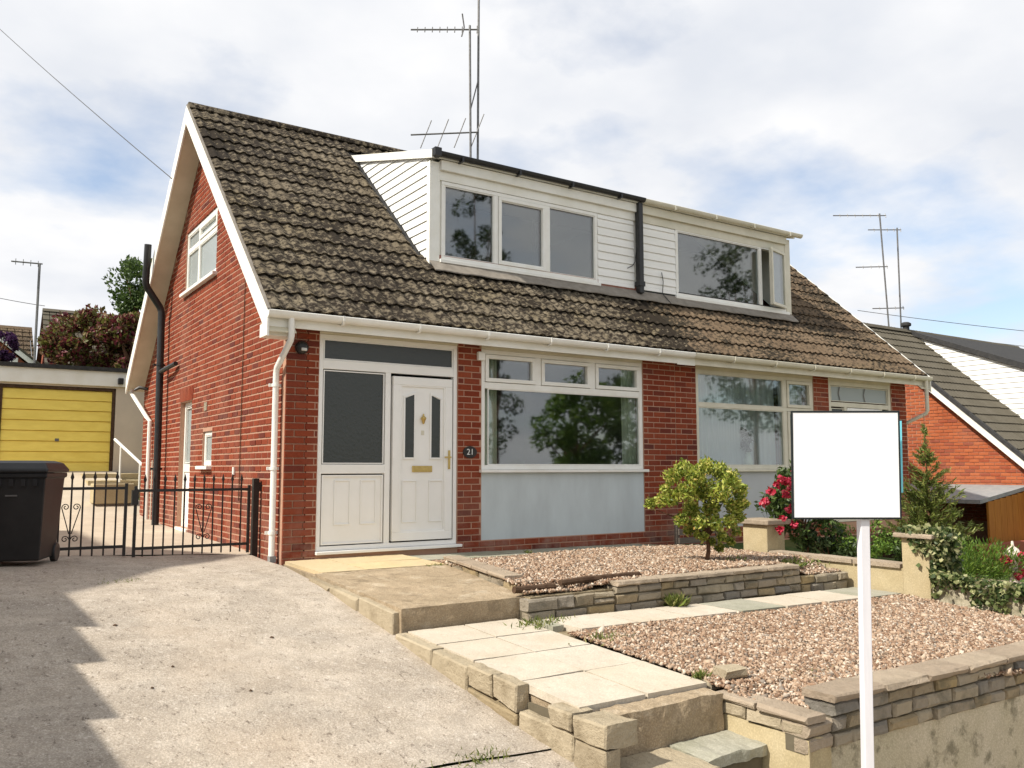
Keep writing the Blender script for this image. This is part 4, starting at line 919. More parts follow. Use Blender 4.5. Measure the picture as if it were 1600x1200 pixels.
def bed(poly, fz, n, size, base_name, name, label):
    xs = [p[0] for p in poly]; ys = [p[1] for p in poly]
    m = MB(); g = .08; gx_ = np.arange(min(xs) - g, max(xs) + g, g); gy_ = np.arange(min(ys) - g, max(ys) + g, g)
    for a in gx_:
        for b in gy_:
            if in_poly(np.array([a, a + g, a, a + g]), np.array([b, b, b + g, b + g]), poly).all(): m.poly([(a, b, fz(a, b) - .012), (a + g, b, fz(a + g, b) - .012), (a + g, b + g, fz(a + g, b + g) - .012), (a, b + g, fz(a, b + g) - .012)])
    m.smooth = True; link(base_name, m.mesh(base_name, 'gravel_base', recalc=False), None, kind='structure')
    px = rng.uniform(min(xs), max(xs), n); py = rng.uniform(min(ys), max(ys), n); k = in_poly(px, py, poly); px, py = px[k], py[k]; n = len(px)
    pzv = np.array([fz(a, b) for a, b in zip(px, py)]) + rng.uniform(-.006, .012, n)
    s = size * rng.lognormal(0, .32, n)
    base = np.array([(1, 0, 0), (-1, 0, 0), (0, 1, 0), (0, -1, 0), (0, 0, 1), (0, 0, -1)], float)
    jit = 1 + rng.uniform(-.35, .35, (n, 6, 1)); V = base[None] * jit * s[:, None, None] * np.stack([rng.uniform(.8, 1.35, n), rng.uniform(.7, 1.0, n), rng.uniform(.45, .75, n)], 1)[:, None, :]
    q = rng.normal(size=(n, 4)) * np.array([1, .35, .35, 1]); q /= np.linalg.norm(q, axis=1, keepdims=True); w, x, y, z = q.T
    Rm = np.stack([np.stack([1 - 2 * (y * y + z * z), 2 * (x * y - w * z), 2 * (x * z + w * y)], -1), np.stack([2 * (x * y + w * z), 1 - 2 * (x * x + z * z), 2 * (y * z - w * x)], -1), np.stack([2 * (x * z - w * y), 2 * (y * z + w * x), 1 - 2 * (x * x + y * y)], -1)], 1)
    V = np.einsum('nij,nkj->nki', Rm, V) + np.stack([px, py, pzv], 1)[:, None, :]
    Fb = np.array([(0, 2, 4), (2, 1, 4), (1, 3, 4), (3, 0, 4), (2, 0, 5), (1, 2, 5), (3, 1, 5), (0, 3, 5)])
    F = (np.arange(n)[:, None, None] * 6 + Fb[None]).reshape(-1, 3)
    link(name, blob_mesh(name, V.reshape(-1, 3), F, 'pebble', np.repeat(rng.uniform(.001, .999, n), 8)), None, label=label, cat='gravel', kind='stuff')
bed([(1.44, -.74), (5.3, -.64), (5.3, -3.2), (4.4, -3.2), (4.4, -3.11), (2.3, -3.11), (2.3, -3.17), (1.05, -3.17), (1.06, -2.9), (1.25, -2.4)], gz1, 44000, .0135, 'upper_bed_soil', 'upper_gravel', 'pinkish gravel filling the raised bed under the windows')
bed([(1.0, -3.80), (5.33, -3.88), (5.33, -6.3), (.98, -5.86), (.99, -5.0)], gz2, 76000, .0135, 'lower_bed_soil', 'lower_gravel', 'pinkish gravel filling the lower front bed beside the path')

MB().box(1.06, 2.32, -3.2, -2.95, -.34, -.082).build('bed_fill', 'soil', None, kind='structure')
MB().box(4.42, 5.33, -3.2, -2.9, -.36, -.155).build('bed_fill', 'soil', None, kind='structure')
# low stone walls of the upper bed
bw = thing('bed_wall', 'low stone wall with a flat coping along the front of the upper gravel bed', 'wall', (3, -3.2, -.3))
stone_run(bw, (1.0, -3.25, -.31), 0, .95, [.11, .11], .17, 'stone', .16, .34)
stone_run(bw, (1.96, -3.25, -.30), 0, 2.55, [.085, .085, .075], .17, 'stone', .15, .32)
stone_run(bw, (4.52, -3.25, -.33), 0, .78, [.10, .09], .17, 'stone', .14, .28)
for k in range(5):
    _sid[0] += 1; w_ = 2.5 / 5; roughen(link('coping_stone', block_mesh(w_ - .008, .04, .20, 'stone_cap', .008, .006, _sid[0]), bw, loc=(1.97 + k * w_, -3.268, -.052)), .009, .08, 3)
lw = thing('bed_side_wall', 'short low stone wall between the landing and the upper bed', 'wall', (1.3, -1.9, -.1))
ang = math.atan2(-1.72, -.27)
stone_run(lw, (1.42, -1.08, -.07), ang, 1.80, [.10], .15, 'stone', .18, .34, slope=-.022)
for k in range(4):
    _sid[0] += 1; w_ = 1.60 / 4; ca, sa = math.cos(ang), math.sin(ang)
    link('coping_stone', block_mesh(w_ - .01, .035, .19, 'stone_cap', .008, .006, _sid[0]), lw, loc=(1.40 + ca * k * w_ - .0, -1.08 + sa * k * w_, .032 - .009 * k), rot=(0, 0.02, ang))
for i, (x0, x1, y0, y1, z, lab) in enumerate([(.98, 1.40, -3.07, -3.08, -.03, 'short dark timber log at the corner of the upper bed'), (1.46, 2.42, -3.08, -3.04, .0, 'long weathered timber log edging lying on the upper gravel')]):
    m = MB(); n = 7; m.tube([(x0 + (x1 - x0) * k / n, y0 + (y1 - y0) * k / n + random.uniform(-.004, .004), z + random.uniform(-.004, .004)) for k in range(n + 1)], [.03 + random.uniform(-.004, .004) for _ in range(n + 1)], 8)
    m.build('timber_edging', 'wood_dark', None, label=lab, cat='log', group='log edging of the upper bed')

# stone side wall of the path, beside the drive
sw = thing('path_side_wall', 'cracked wall of large sandy blocks between the driveway and the path', 'wall', (-.1, -4.4, -.6))
def side_block(y1, y0, zt1, zt0, zb1, zb0, mat='stone_pale', d=.10, x=-.155):
    _sid[0] += 1; q = random.Random(_sid[0]); j = lambda a=.008: q.uniform(-a, a); e = .010
    m = MB(); o = [(x + j(), y1 - .005, zb1), (x + j(), y0 + .005, zb0), (x + j(), y0 + .005, zt0 + j()), (x + j(), y1 - .005, zt1 + j())]
    f = [m.P((p[0], p[1] + (-e if i in (0, 3) else e), p[2] + (e if i < 2 else -e))) for i, p in enumerate(o)]; g = [m.P((p[0] + .012, p[1], p[2])) for p in o]; b = [m.P((x + d, p[1], p[2])) for p in o]
    m.face(f); m.face(b[::-1])
    for A, B in ((f, g), (g, b)):
        for k in range(4): m.face((A[k], A[(k + 1) % 4], B[(k + 1) % 4], B[k]))
    roughen(m.build('stone', mat, sw), .011, .09, 3)
P_ = lambda y: pth(0, y)
Zd = lambda y: zdrive(-.15, y) - .08
side_block(-3.12, -3.72, P_(-3.1) - .02, P_(-3.7) - .01, Zd(-3.1), Zd(-3.7))
side_block(-3.72, -4.22, P_(-3.7) - .005, P_(-4.2) - .005, Zd(-3.7), Zd(-4.2))
side_block(-4.22, -4.52, P_(-4.2), P_(-4.5), P_(-4.2) - .13, P_(-4.5) - .14)
side_block(-4.52, -4.80, P_(-4.5) + .012, P_(-4.8) + .012, P_(-4.5) - .13, P_(-4.8) - .15)
side_block(-4.22, -4.80, P_(-4.2) - .145, P_(-4.8) - .165, Zd(-4.2), Zd(-4.8), 'stone')
side_block(-4.81, -5.34, P_(-4.8) - .145, P_(-5.34) - .115, Zd(-4.8), Zd(-5.34), 'stone_pale', x=-.14)
side_block(-5.12, -5.34, P_(-5.12) - .01, P_(-5.34) - .005, P_(-5.12) - .13, P_(-5.34) - .11, d=.16)
side_block(-5.35, -5.64, P_(-5.3) - .15, P_(-5.6) - .13, -.95, -.95, 'stone_pale')
side_block(-5.35, -5.64, P_(-5.3) - .012, P_(-5.6) + .0, P_(-5.3) - .14, P_(-5.6) - .12, 'stone_pale', d=.22)
MB().box(-.07, -.045, -5.3, -3.15, -.9, -.42).build('core', 'joint', sw)

# steps down to the street
stp = thing('garden_steps', 'worn concrete and stone steps leading up to the garden path', 'steps', (.45, -5.8, -.9))
def rough_box(name, x0, x1, y0, y1, z0, z1, mat, par, n=9, amp=.014, bev=.01):
    m = MB(); xs = lin(x0, x1, (x1 - x0) / n); T = []; Bt = []
    jj = [random.uniform(-amp, amp) for _ in xs]; kk = [random.uniform(-amp * .5, amp * .5) for _ in xs]
    fr = [m.P((x, y0 + jj[i], z1 - .004 + kk[i])) for i, x in enumerate(xs)]; bk = [m.P((x, y1, z1)) for x in xs]
    fb = [m.P((x, y0 + jj[i] * .3 + .004, z0)) for i, x in enumerate(xs)]; bb = [m.P((x, y1, z0)) for x in xs]
    for i in range(len(xs) - 1):
        m.face((fr[i], fr[i + 1], bk[i + 1], bk[i])); m.face((fb[i], fb[i + 1], fr[i + 1], fr[i])); m.face((bk[i], bk[i + 1], bb[i + 1], bb[i])); m.face((bb[i], bb[i + 1], fb[i + 1], fb[i]))
    m.face((fr[0], bk[0], bb[0], fb[0])); m.face((fr[-1], fb[-1], bb[-1], bk[-1]))
    return roughen(m.build(name, mat, par), min(amp * .8, .011), .09, 3)
rough_box('riser', .08, .93, -5.45, -5.305, -.62, -.365, 'landing', stp)
rough_box('tread', -.02, .46, -5.85, -5.455, -.66, -.60, 'stone_pale', stp)
rough_box('tread', .465, .96, -5.76, -5.455, -.655, -.59, 'slab_green', stp)
rough_box('riser', .0, .94, -5.72, -5.56, -.95, -.662, 'joint', stp)
rough_box('tread', .05, .98, -6.25, -5.73, -.87, -.80, 'slab_green', stp)
rough_box('riser', .05, .98, -6.2, -5.74, -1.25, -.872, 'landing', stp)

# retaining wall round the lower bed
rw = thing('retaining_wall', 'front retaining wall of small stone blocks above stained render', 'wall', (3, -6, -.9))
MB().box(1.02, 8.0, -6.02, -5.86, -1.45, -.585).build('render_base', 'render_old', rw)
rough_box('render_side', .955, 1.16, -6.035, -5.42, -1.4, -.50, 'pillar_render', rw, n=4)
stone_run(rw, (1.18, -6.05, -.585), 0, 4.7, [.08, .09, .08], .20, 'stone', .13, .30, slope=-.006)
stone_run(rw, (.94, -6.05, -.585), 0, .24, [.085, .085], .17, 'stone_cap', .2, .3)
stone_run(rw, (.94, -5.40, -.50), -math.pi / 2, .62, [.085], .15, 'stone_pale', .18, .3)
for k in range(10):
    _sid[0] += 1; w_ = .47; roughen(link('coping_stone', block_mesh(w_ - .006, .045, .24, 'stone_cap', .012, .010, _sid[0]), rw, loc=(1.17 + k * w_, -6.075, -.333 - .006 * w_ * k)), .009, .08, 3)
for k, (y, l) in enumerate(((-5.38, .31), (-5.70, .36))):
    _sid[0] += 1; link('coping_stone', block_mesh(l - .008, .04, .17, 'stone_cap', .010, .008, _sid[0]), rw, loc=(.93, y, -.412), rot=(0, 0.02, -math.pi / 2))
for k, (x, y, z, rot) in enumerate(((.98, -5.30, -.40, .1), (1.08, -5.33, -.335, -.2))):
    _sid[0] += 1; link('loose_block', block_mesh(.17, .06, .13, 'stone_pale', .012, .012, _sid[0]), None, loc=(x, y, z), rot=(0, 0, rot), label=('pale stone block lying at the right front corner of the path', 'upper stone block resting beside the path end')[k], cat='stone', group='loose blocks at the path end')

# party wall with its piers and coping
pw = thing('party_wall', 'long low rendered garden wall with flat coping between the two front gardens', 'wall', (5.45, -2.9, -.4))
MB().box(5.37, 5.53, -3.86, -2.12, -.5, -.055).build('wall_body', 'pillar_render', pw)
for k in range(3):
    rough_box('coping_stone', 5.34, 5.56, -3.85 + .576 * k, -3.85 + .576 * (k + 1) - .01, -.053, -.005, 'stone_cap', pw, n=3, amp=.004)
pr1 = thing('wall_pier', 'squat rendered pier with flat cap at the house end of the party wall', 'pier', (5.45, -1.9, -.3), 'piers of the party wall')
MB().box(5.35, 5.68, -2.1, -1.72, -.45, .30).build('pier_body', 'pillar_render', pr1, .01); MB().box(5.30, 5.74, -2.16, -1.66, .302, .365).build('pier_cap', 'stone_cap', pr1, .012)
pr2 = thing('wall_pier', 'pale rendered pier with ivy growing over its cap', 'pier', (5.5, -4.0, -.4), 'piers of the party wall')
MB().box(5.35, 5.66, -4.17, -3.87, -.5, .27).build('pier_body', 'pillar_render', pr2, .008); MB().box(5.29, 5.72, -4.24, -3.81, .272, .32).build('pier_cap', 'stone_cap', pr2, .012)
pw2 = thing('front_party_wall', 'lower rendered garden wall overgrown with ivy in front of the ivy pier', 'wall', (5.45, -5, -.5))
MB().hexa([(5.37, -6.0, -.7), (5.55, -6.0, -.7), (5.55, -4.18, -.6), (5.37, -4.18, -.6), (5.37, -6.0, -.26), (5.55, -6.0, -.26), (5.55, -4.18, -.165), (5.37, -4.18, -.165)]).build('wall_body', 'render_old', pw2)
for k in range(4):
    y0 = -5.95 + .44 * k; z = -.255 + .022 * k + .005; rough_box('coping_stone', 5.34, 5.58, y0, y0 + .43, z, z + .045, 'stone_cap', pw2, n=3, amp=.004)

# slatted planter by the wall
sp = thing('slatted_crate', 'small weathered grey slatted wooden crate against the brick wall behind the shrub', 'crate', (5.8, -.5, -.3))
for x in (5.40, 6.20): MB().box(x, x + .05, -.50, -.45, -.32, .34).build('post', 'wood_grey', sp)
for k in range(4): MB().box(5.42, 6.23, -.525, -.503, -.16 + k * .12, -.08 + k * .12).build('slat', 'wood_grey', sp)

# ================================================================== sign
sg = thing('sale_board', 'blank white square board with a black rim on a white post', 'sign', (1.1, -6.35, -.9))
base = at(1352, 1200, 4.6); topp = at(1361, 812, 4.6); px_, py_ = (base.x + topp.x) / 2, (base.y + topp.y) / 2
mD = _r2.copy(); mD.z = 0; mD.normalize(); nD = Vector((mD.y, -mD.x, 0))       # board's own right and its facing
lean = (topp - base); lean = lean / lean.z
def SG(a, b, c):
    o = Vector((px_, py_, b)) + Vector((lean.x, lean.y, 0)) * (b - .72) * .35
    return o + mD * a + nD * c
MB(SG).box(-.025, .025, -1.3, .80, -.03, .03).build('post', 'post_white', sg, .004)
MB(SG).box(-.395, .186, .725, 1.30, .034, .046).build('board', 'sign_white', sg)
MB(SG).ring(-.400, .191, .720, 1.305, .010, .033, .049).build('rim', 'sign_black', sg, .003)
SG2 = lambda a, b, c: SG(a, b, -.045 + c)
MB(SG2).box(-.1, .240, .86, 1.255, -.006, .006).build('rear_board', 'sign_cyan', sg)

# ================================================================== gate, bin and side passage
def gate(label, x0, x1, y0, y1, zr, group):
    g = thing('driveway_gate', label, 'gate', (x0, y0, 0), group); L_ = math.hypot(x1 - x0, y1 - y0); ux, uy = (x1 - x0) / L_, (y1 - y0) / L_
    M = lambda a, b, c: (x0 + ux * a - uy * c, y0 + uy * a + ux * c, b + zr)
    for z, h in ((.737, .03), (.117, .03)): MB(M).box(.03, L_ - .03, z, z + h, -.012, .012).build('rail', 'black_metal', g)
    for a in (.0, L_ - .03): MB(M).box(a, a + .03, .03, .80, -.015, .015).build('stile', 'black_metal', g)
    n = 12
    for k in range(1, n):
        a = L_ * k / n; MB(M).tube([(a, .045, 0), (a, .86, 0)], .009, 6).build('bar', 'black_metal', g)
        q = MB(M); q.tube([(a, .84, 0), (a, .868, 0), (a, .93, 0)], [.008, .018, .002], 6); q.build('finial', 'black_metal', g)
    c = L_ * 5 / n
    def spiral(cx, cz, s, turn, r=.036):
        return [(cx + s * r * (1 - t / 26) * math.cos(t * .42 + turn), cz + r * (1 - t / 26) * math.sin(t * .42 + turn), .011) for t in range(0, 20)]
    for s in (-1, 1):
        p = spiral(c + s * .05, .56, s, 0)[::-1] + [(c + s * .086, .55, .011), (c + s * .012, .285, .011)]
        MB(M).tube(p, .0055, 5).build('scroll', 'black_metal', g)
        MB(M).tube(spiral(c + s * .045, .23, -s, 0), .0055, 5).build('scroll', 'black_metal', g)
    return g, M
g1, Mg = gate('right black iron driveway gate with scrolls, hinged beside the brick wall', -.12, -1.365, .78, .80, .01, 'pair of iron gates')
g2, _ = gate('left black iron driveway gate with scrolls, half hidden behind the bin', -1.43, -2.72, .81, .88, .04, 'pair of iron gates')
MB(Mg).box(1.205, 1.27, .60, .76, -.03, .03).build('latch', 'black_metal', g1)
gp = thing('gate_post', 'black square gate post against the gable wall', 'post', (-.06, .77, 0))
MB().box(-.098, -.03, .735, .805, -.04, .885).build('post', 'black_metal', gp, .004); MB().box(-.03, .001, .74, .80, .74, .84).build('bracket', 'black_metal', gp)
def bin_(label, loc, rz_, group=None):
    b = thing('wheelie_bin', label, 'bin', loc, group); c, s = math.cos(rz_), math.sin(rz_)
    M = lambda x, y, z: (loc[0] + c * x - s * y, loc[1] + s * x + c * y, loc[2] + z * .93)
    def ringp(w, d, z, y0=0): return [(-w / 2, -d / 2 + y0, z), (w / 2, -d / 2 + y0, z), (w / 2, d / 2 + y0, z), (-w / 2, d / 2 + y0, z)]
    m = MB(M); prev = None
    for (w, d, z) in ((.47, .50, .06), (.49, .53, .08), (.565, .66, .88), (.60, .70, .885), (.60, .70, .93)):
        cur = [m.P(p) for p in ringp(w, d, z)]
        if prev:
            for k in range(4): m.face((prev[k], prev[(k + 1) % 4], cur[(k + 1) % 4], cur[k]))
        else: m.face(cur[::-1])
        prev = cur
    m.face(prev); m.build('bin_body', 'bin_plastic', b, .03)
    m = MB(M); prev = None
    for (w, d, z, y0) in ((.62, .74, .932, 0), (.625, .745, .965, 0), (.54, .64, 1.03, .02), (.40, .48, 1.055, .03)):
        cur = [m.P(p) for p in ringp(w, d, z, y0)]
        if prev:
            for k in range(4): m.face((prev[k], prev[(k + 1) % 4], cur[(k + 1) % 4], cur[k]))
        else: m.face(cur[::-1])
        prev = cur
    m.face(prev); m.build('lid', 'bin_plastic', b, .02)
    for x in (-.24, .24):
        w_ = MB(lambda a, b_, c_: M(x + c_, .26 + a, .10 + b_)); pts = [(.1 * math.cos(2 * math.pi * k / 18), .1 * math.sin(2 * math.pi * k / 18)) for k in range(18)]
        w_.prism(pts, 2, -.025, .025); w_.build('wheel', 'black_plastic', b, .008)
    MB(M).tube([(-.24, .42, 1.0), (.24, .42, 1.0)], .016, 8).build('handle', 'bin_plastic', b)
    for k in range(5): MB(M).box(-.22 + k * .1, -.18 + k * .1, -.345, -.325, .80, .875).build('rib', 'bin_plastic', b)
    MB(M).box(-.05, .05, -.325, -.316, .70, .715).build('moulding_mark', 'galv', b)
    return b
bin_('black wheelie bin standing in front of the left iron gate', (-2.46, .22, zdrive(-2.46, .22) - .01), R(-20))
# planter trough behind the gate, handrail beyond the house corner
pt = thing('planter_trough', 'pale concrete trough planter behind the house corner', 'planter', (-.3, 8.9, .2))
MB().box(-.70, .02, 8.75, 9.2, .34, .72).build('trough', 'pillar_render', pt, .02); MB().box(-.62, -.05, 8.82, 9.1, .24, .34).build('foot', 'stone', pt)
MB().box(-.66, -.02, 8.80, 9.14, .721, .74).build('soil', 'soil', pt)
hr = thing('handrail', 'white metal handrail rising behind the house corner', 'railing', (0, 9.8, .8))
MB().tube([(-.12, 10.4, 1.62), (.38, 9.6, 1.0)], .03, 8).build('rail', 'white_plastic', hr)
for t in (.2, .8): MB().tube([(-.12 + .5 * t, 10.4 - .8 * t, 1.62 - .62 * t), (-.12 + .5 * t, 10.4 - .8 * t, .55)], .02, 6).build('post', 'white_plastic', hr)
for k in range(3): rough_box('garden_edge', -.55, .9, 9.9 + k * .8, 10.6 + k * .8, .1, .62 + .14 * k, 'pillar_render', None, n=4).__setitem__('kind', 'structure')
# garage
ga = thing('garage', 'flat-roofed pale rendered garage with a yellow door at the end of the drive', 'garage', (-1, 12.5, .9))
GY = 12.4; zb = .80
m = MB(); m.box(-3.3, -2.17, GY, GY + .2, zb, 2.9); m.box(.17, 2.6, GY, GY + .2, zb, 2.9); m.box(-2.17, .17, GY, GY + .2, 2.86, 2.9); m.box(-3.3, -3.1, GY + .2, GY + 5.5, zb, 2.9); m.box(2.4, 2.6, GY + .2, GY + 5.5, zb, 2.9); m.box(-3.3, 2.6, GY + 5.5, GY + 5.7, zb, 2.9); m.build('wall', 'render_pale', ga)
MB().box(-3.36, 2.66, GY - .06, GY + 5.76, 2.902, 3.24).build('fascia', 'white_board', ga, .004); MB().box(-3.42, 2.72, GY - .12, GY + 5.82, 3.242, 3.33).build('roof', 'felt', ga)
fr = MB(); fr.box(-2.16, -2.10, GY + .02, GY + .10, zb, 2.85); fr.box(.10, .16, GY + .02, GY + .10, zb, 2.85); fr.box(-2.10, .10, GY + .02, GY + .10, 2.79, 2.85); fr.build('door_frame', 'wood_dark', ga)
gd = MB().box(-2.098, .098, GY + .09, GY + .12, .93, 2.788).build('garage_door', 'yellow_paint', ga)
for k in range(8):
    z0 = .935 + k * .2315; MB().hexa([(-2.095, GY + .045, z0), (.095, GY + .045, z0), (.095, GY + .09, z0), (-2.095, GY + .09, z0), (-2.095, GY + .065, z0 + .216), (.095, GY + .065, z0 + .216), (.095, GY + .09, z0 + .224), (-2.095, GY + .09, z0 + .224)]).build('door_panel', 'yellow_paint', gd)
MB().box(-1.04, -.96, GY + .035, GY + .06, 1.62, 1.68).build('handle', 'galv', gd)
lg = thing('security_light', 'small black lamp on the garage fascia near the house eave', 'lamp', (.26, 12.3, 3.0)); MB().box(.18, .30, GY - .16, GY - .062, 2.95, 3.10).build('housing', 'black_plastic', lg, .02)

# small wall fittings
sl = thing('security_light', 'round black security lamp on the brick pillar beside the downpipe', 'lamp', (.17, -.05, 2.35))
F2 = lambda a, b, c: (.17 + a, -.0 - c, 2.345 + b)
MB(lambda x, y, z: F2(x, y, z)).lathe((0, 0, .0), [(.075, 0), (.075, .03), (.06, .06), (.03, .075)], 14).build('housing', 'black_plastic', sl)
MB(F2).box(-.03, .035, -.045, -.01, .076, .10).build('lens', 'lamp_glass', sl, .008)
pl = thing('number_plaque', 'black oval house number plaque on the brick pier beside the front door', 'plaque', (2.365, 0, 1.2))
pts = [(2.365 + .10 * math.cos(2 * math.pi * k / 20), 1.20 + .075 * math.sin(2 * math.pi * k / 20)) for k in range(20)]
MB(F0).prism(pts, 2, .001, .014).build('plate', 'black_metal', pl, .003)
def text(body, size, M4, mat, parent, name='lettering'):
    cu = bpy.data.curves.new('txt', 'FONT'); cu.body = body; cu.size = size; cu.align_x = 'CENTER'; cu.align_y = 'CENTER'; cu.extrude = .002
    o = bpy.data.objects.new('txt', cu); COL.objects.link(o); me = bpy.data.meshes.new_from_object(o.evaluated_get(bpy.context.evaluated_depsgraph_get())); bpy.data.objects.remove(o)
    me.transform(M4); me.materials.clear(); me.materials.append(MATS[mat]); return link(name, me, parent)
text('21', .105, Matrix.Translation((2.365, -.0165, 1.20)) @ Matrix.Rotation(math.pi / 2, 4, 'X'), 'numeral', pl)
al = thing('window_sensor', 'small white sensor box at the top corner of the living-room window', 'sensor', (2.5, -.03, 2.4)); MB().box(2.46, 2.56, -.06, -.001, 2.36, 2.47).build('box', 'white_plastic', al, .01)
fl = thing('floodlight', 'dark floodlight high under the gable soffit', 'lamp', (-.1, 5.4, 5.6)); MB().box(-.20, -.001, 5.30, 5.50, 5.28, 5.40).build('housing', 'galv', fl, .02); MB().tube([(-.12, 5.2, 5.28), (-.005, 5.2, 5.16)], .03, 6).build('arm', 'black_metal', fl)
cm = thing('rear_lamp', 'small black lantern bracket low on the gable near the soil pipe', 'lamp', (-.1, 7.75, 2.4)); MB().tube([(-.001, 7.7, 2.47), (-.14, 7.75, 2.5), (-.22, 7.8, 2.45)], [.03, .035, .02], 6).build('arm', 'black_metal', cm)
# aerials
def aerial(label, pole, z0, z1, x, y, yagis, r=.022, group=None):
    a = thing('tv_aerial', label, 'aerial', (x, y, z0), group); MB().tube([(x, y, z0), (x + pole, y, z1)], r, 8).build('mast', 'galv', a)
    for (zz, d, length, n, el, tilt) in yagis:
        bx_ = x + pole * (zz - z0) / (z1 - z0); d = Vector(d).normalized(); s = Vector((d.y, -d.x, 0)).normalized(); e = (Vector((0, 0, 1)) - d * .38).normalized() if el > .4 else (s * math.cos(tilt) + Vector((0, 0, 1)) * math.sin(tilt))
        p0 = Vector((bx_, y, zz)) - d * .12 * length; p1 = p0 + d * length; MB().tube([p0, p1], .015, 6).build('boom', 'galv', a)
        for k in range(n):
            c = p0.lerp(p1, (k + .1) / n); l = el * (1.2 if k == 0 else 1 - .03 * k) / 2; MB().tube([c - e * l, c + e * l], .010, 5).build('element', 'galv', a)
    return a
A1 = aerial('long-boom television aerial on the shorter mast above the dormer', -.03, 6.42, 9.22, 4.68, 3.9, [(9.14, (-.83, .55, -.0), 1.25, 9, .16, 1.2), (7.16, (-.83, .55, -.04), 1.25, 4, .62, 1.0)], group='aerials on the ridge')
MB().tube([(4.44, 3.82, 9.35), (4.50, 3.85, 9.12), (4.44, 3.84, 8.92)], .014, 5).build('reflector', 'galv', A1)
A2 = aerial('tall bare aerial mast rising past the top of the picture', .02, 6.42, 11.6, 4.83, 3.9, [], group='aerials on the ridge')
MB().tube([(4.66, 3.9, 7.55), (4.84, 3.9, 8.22)], .012, 6).build('stay', 'galv', A2)

# ================================================================== neighbour on the right
K3 = 1.14
kx = lambda v: CAM.x + K3 * (v - CAM.x)
ky = lambda v: CAM.y + K3 * (v - CAM.y)
kz = lambda v: CAM.z + K3 * (v - CAM.z)
h3 = thing('neighbour_house', 'orange brick neighbour with grey tiled roof and white dormer cheek at the right', 'house', (18, 2, -1.7))
X3 = kx(14.2); Y3E, Y3R, Z3R = ky(-1.6), ky(2.40), kz(4.22); Z3E = Z3R - (Y3R - Y3E) * SA / CA; Y3B = 2 * Y3R - Y3E
r3 = lambda y: min(Z3E + (y - Y3E) * SA / CA, Z3E + (Y3B - y) * SA / CA)
m = MB()
for a, b in ((Y3E + .3, Y3R), (Y3R, Y3B - .3)): m.hexa([(X3 + .012, a, -1.9), (X3 + .25, a, -1.9), (X3 + .25, b, -1.9), (X3 + .012, b, -1.9), (X3 + .012, a, r3(a) - .05), (X3 + .25, a, r3(a) - .05), (X3 + .25, b, r3(b) - .05), (X3 + .012, b, r3(b) - .05)])
w3 = m.build('gable_wall', 'mortar', h3)
lay([(w3, brick_cells(Y3E + .3, ky(4.6), -.2, 4.7, (), lambda y: r3(y) - .10), ('G', X3))], 'brick_orange', 300)
m = MB(); m.box(X3 + .25, kx(22) - .2, Y3E + .3, Y3E + .5, -1.9, Z3E); m.box(X3 + .25, kx(22) - .2, Y3B - .5, Y3B - .3, -1.9, Z3E); m.box(kx(22) - .4, kx(22) - .2, Y3E + .5, Y3B - .5, -1.9, Z3E + 1.5); m.build('wall', 'brick_far', h3)
def slope3(m, x0, x1, ya, yb, lo, hi): m.hexa([(x0, ya, r3(ya) + lo), (x1, ya, r3(ya) + lo), (x1, yb, r3(yb) + lo), (x0, yb, r3(yb) + lo), (x0, ya, r3(ya) + hi), (x1, ya, r3(ya) + hi), (x1, yb, r3(yb) + hi), (x0, yb, r3(yb) + hi)]); return m
m = MB(); slope3(m, X3 - .2, kx(22), Y3E, Y3R, -.06, -.01); slope3(m, X3 - .2, kx(22), Y3R, Y3B, -.06, -.01); rf3 = m.build('roof', 'felt', h3)
roof_tiles(rf3, X3 - .16, range(0, 12), range(0, 20), lambda x, s: False, 'roof_tile_grey', Y3E, Z3E - .01, 300, 2, .016, .31)
m = MB(); slope3(m, X3 - .16 + 12 * TW, kx(22), Y3E, Y3R, -.005, .03); slope3(m, X3 - .2, kx(22), Y3R, Y3B, -.005, .03); m.build('tiles', 'roof_tile_grey', rf3)['kind'] = 'stuff'
for k in range(20):
    ya = Y3E + k * .31 * CA; yb = ya + .305 * CA
    if yb < Y3R: slope3(MB(), X3 - .235, X3 - .13, ya, yb, -.05, .05 + .0 * k).build('verge_unit', 'lead' if False else 'felt', rf3)
slope3(MB(), X3 - .21, X3 - .19, Y3E, Y3R, -.24, -.055).build('bargeboard', 'white_board', h3); slope3(MB(), X3 - .188, X3 - .002, Y3E, Y3R, -.20, -.185).build('soffit', 'white_board', h3)
for k in range(17):
    q = MB(); q.prism([(Y3R - .12, Z3R - .02), (Y3R - .06, Z3R + .07), (Y3R + .06, Z3R + .07), (Y3R + .12, Z3R - .02)], 0, X3 - .2 + k * .47, X3 - .2 + k * .47 + .46); q.build('ridge_tile', 'roof_tile_grey', rf3)
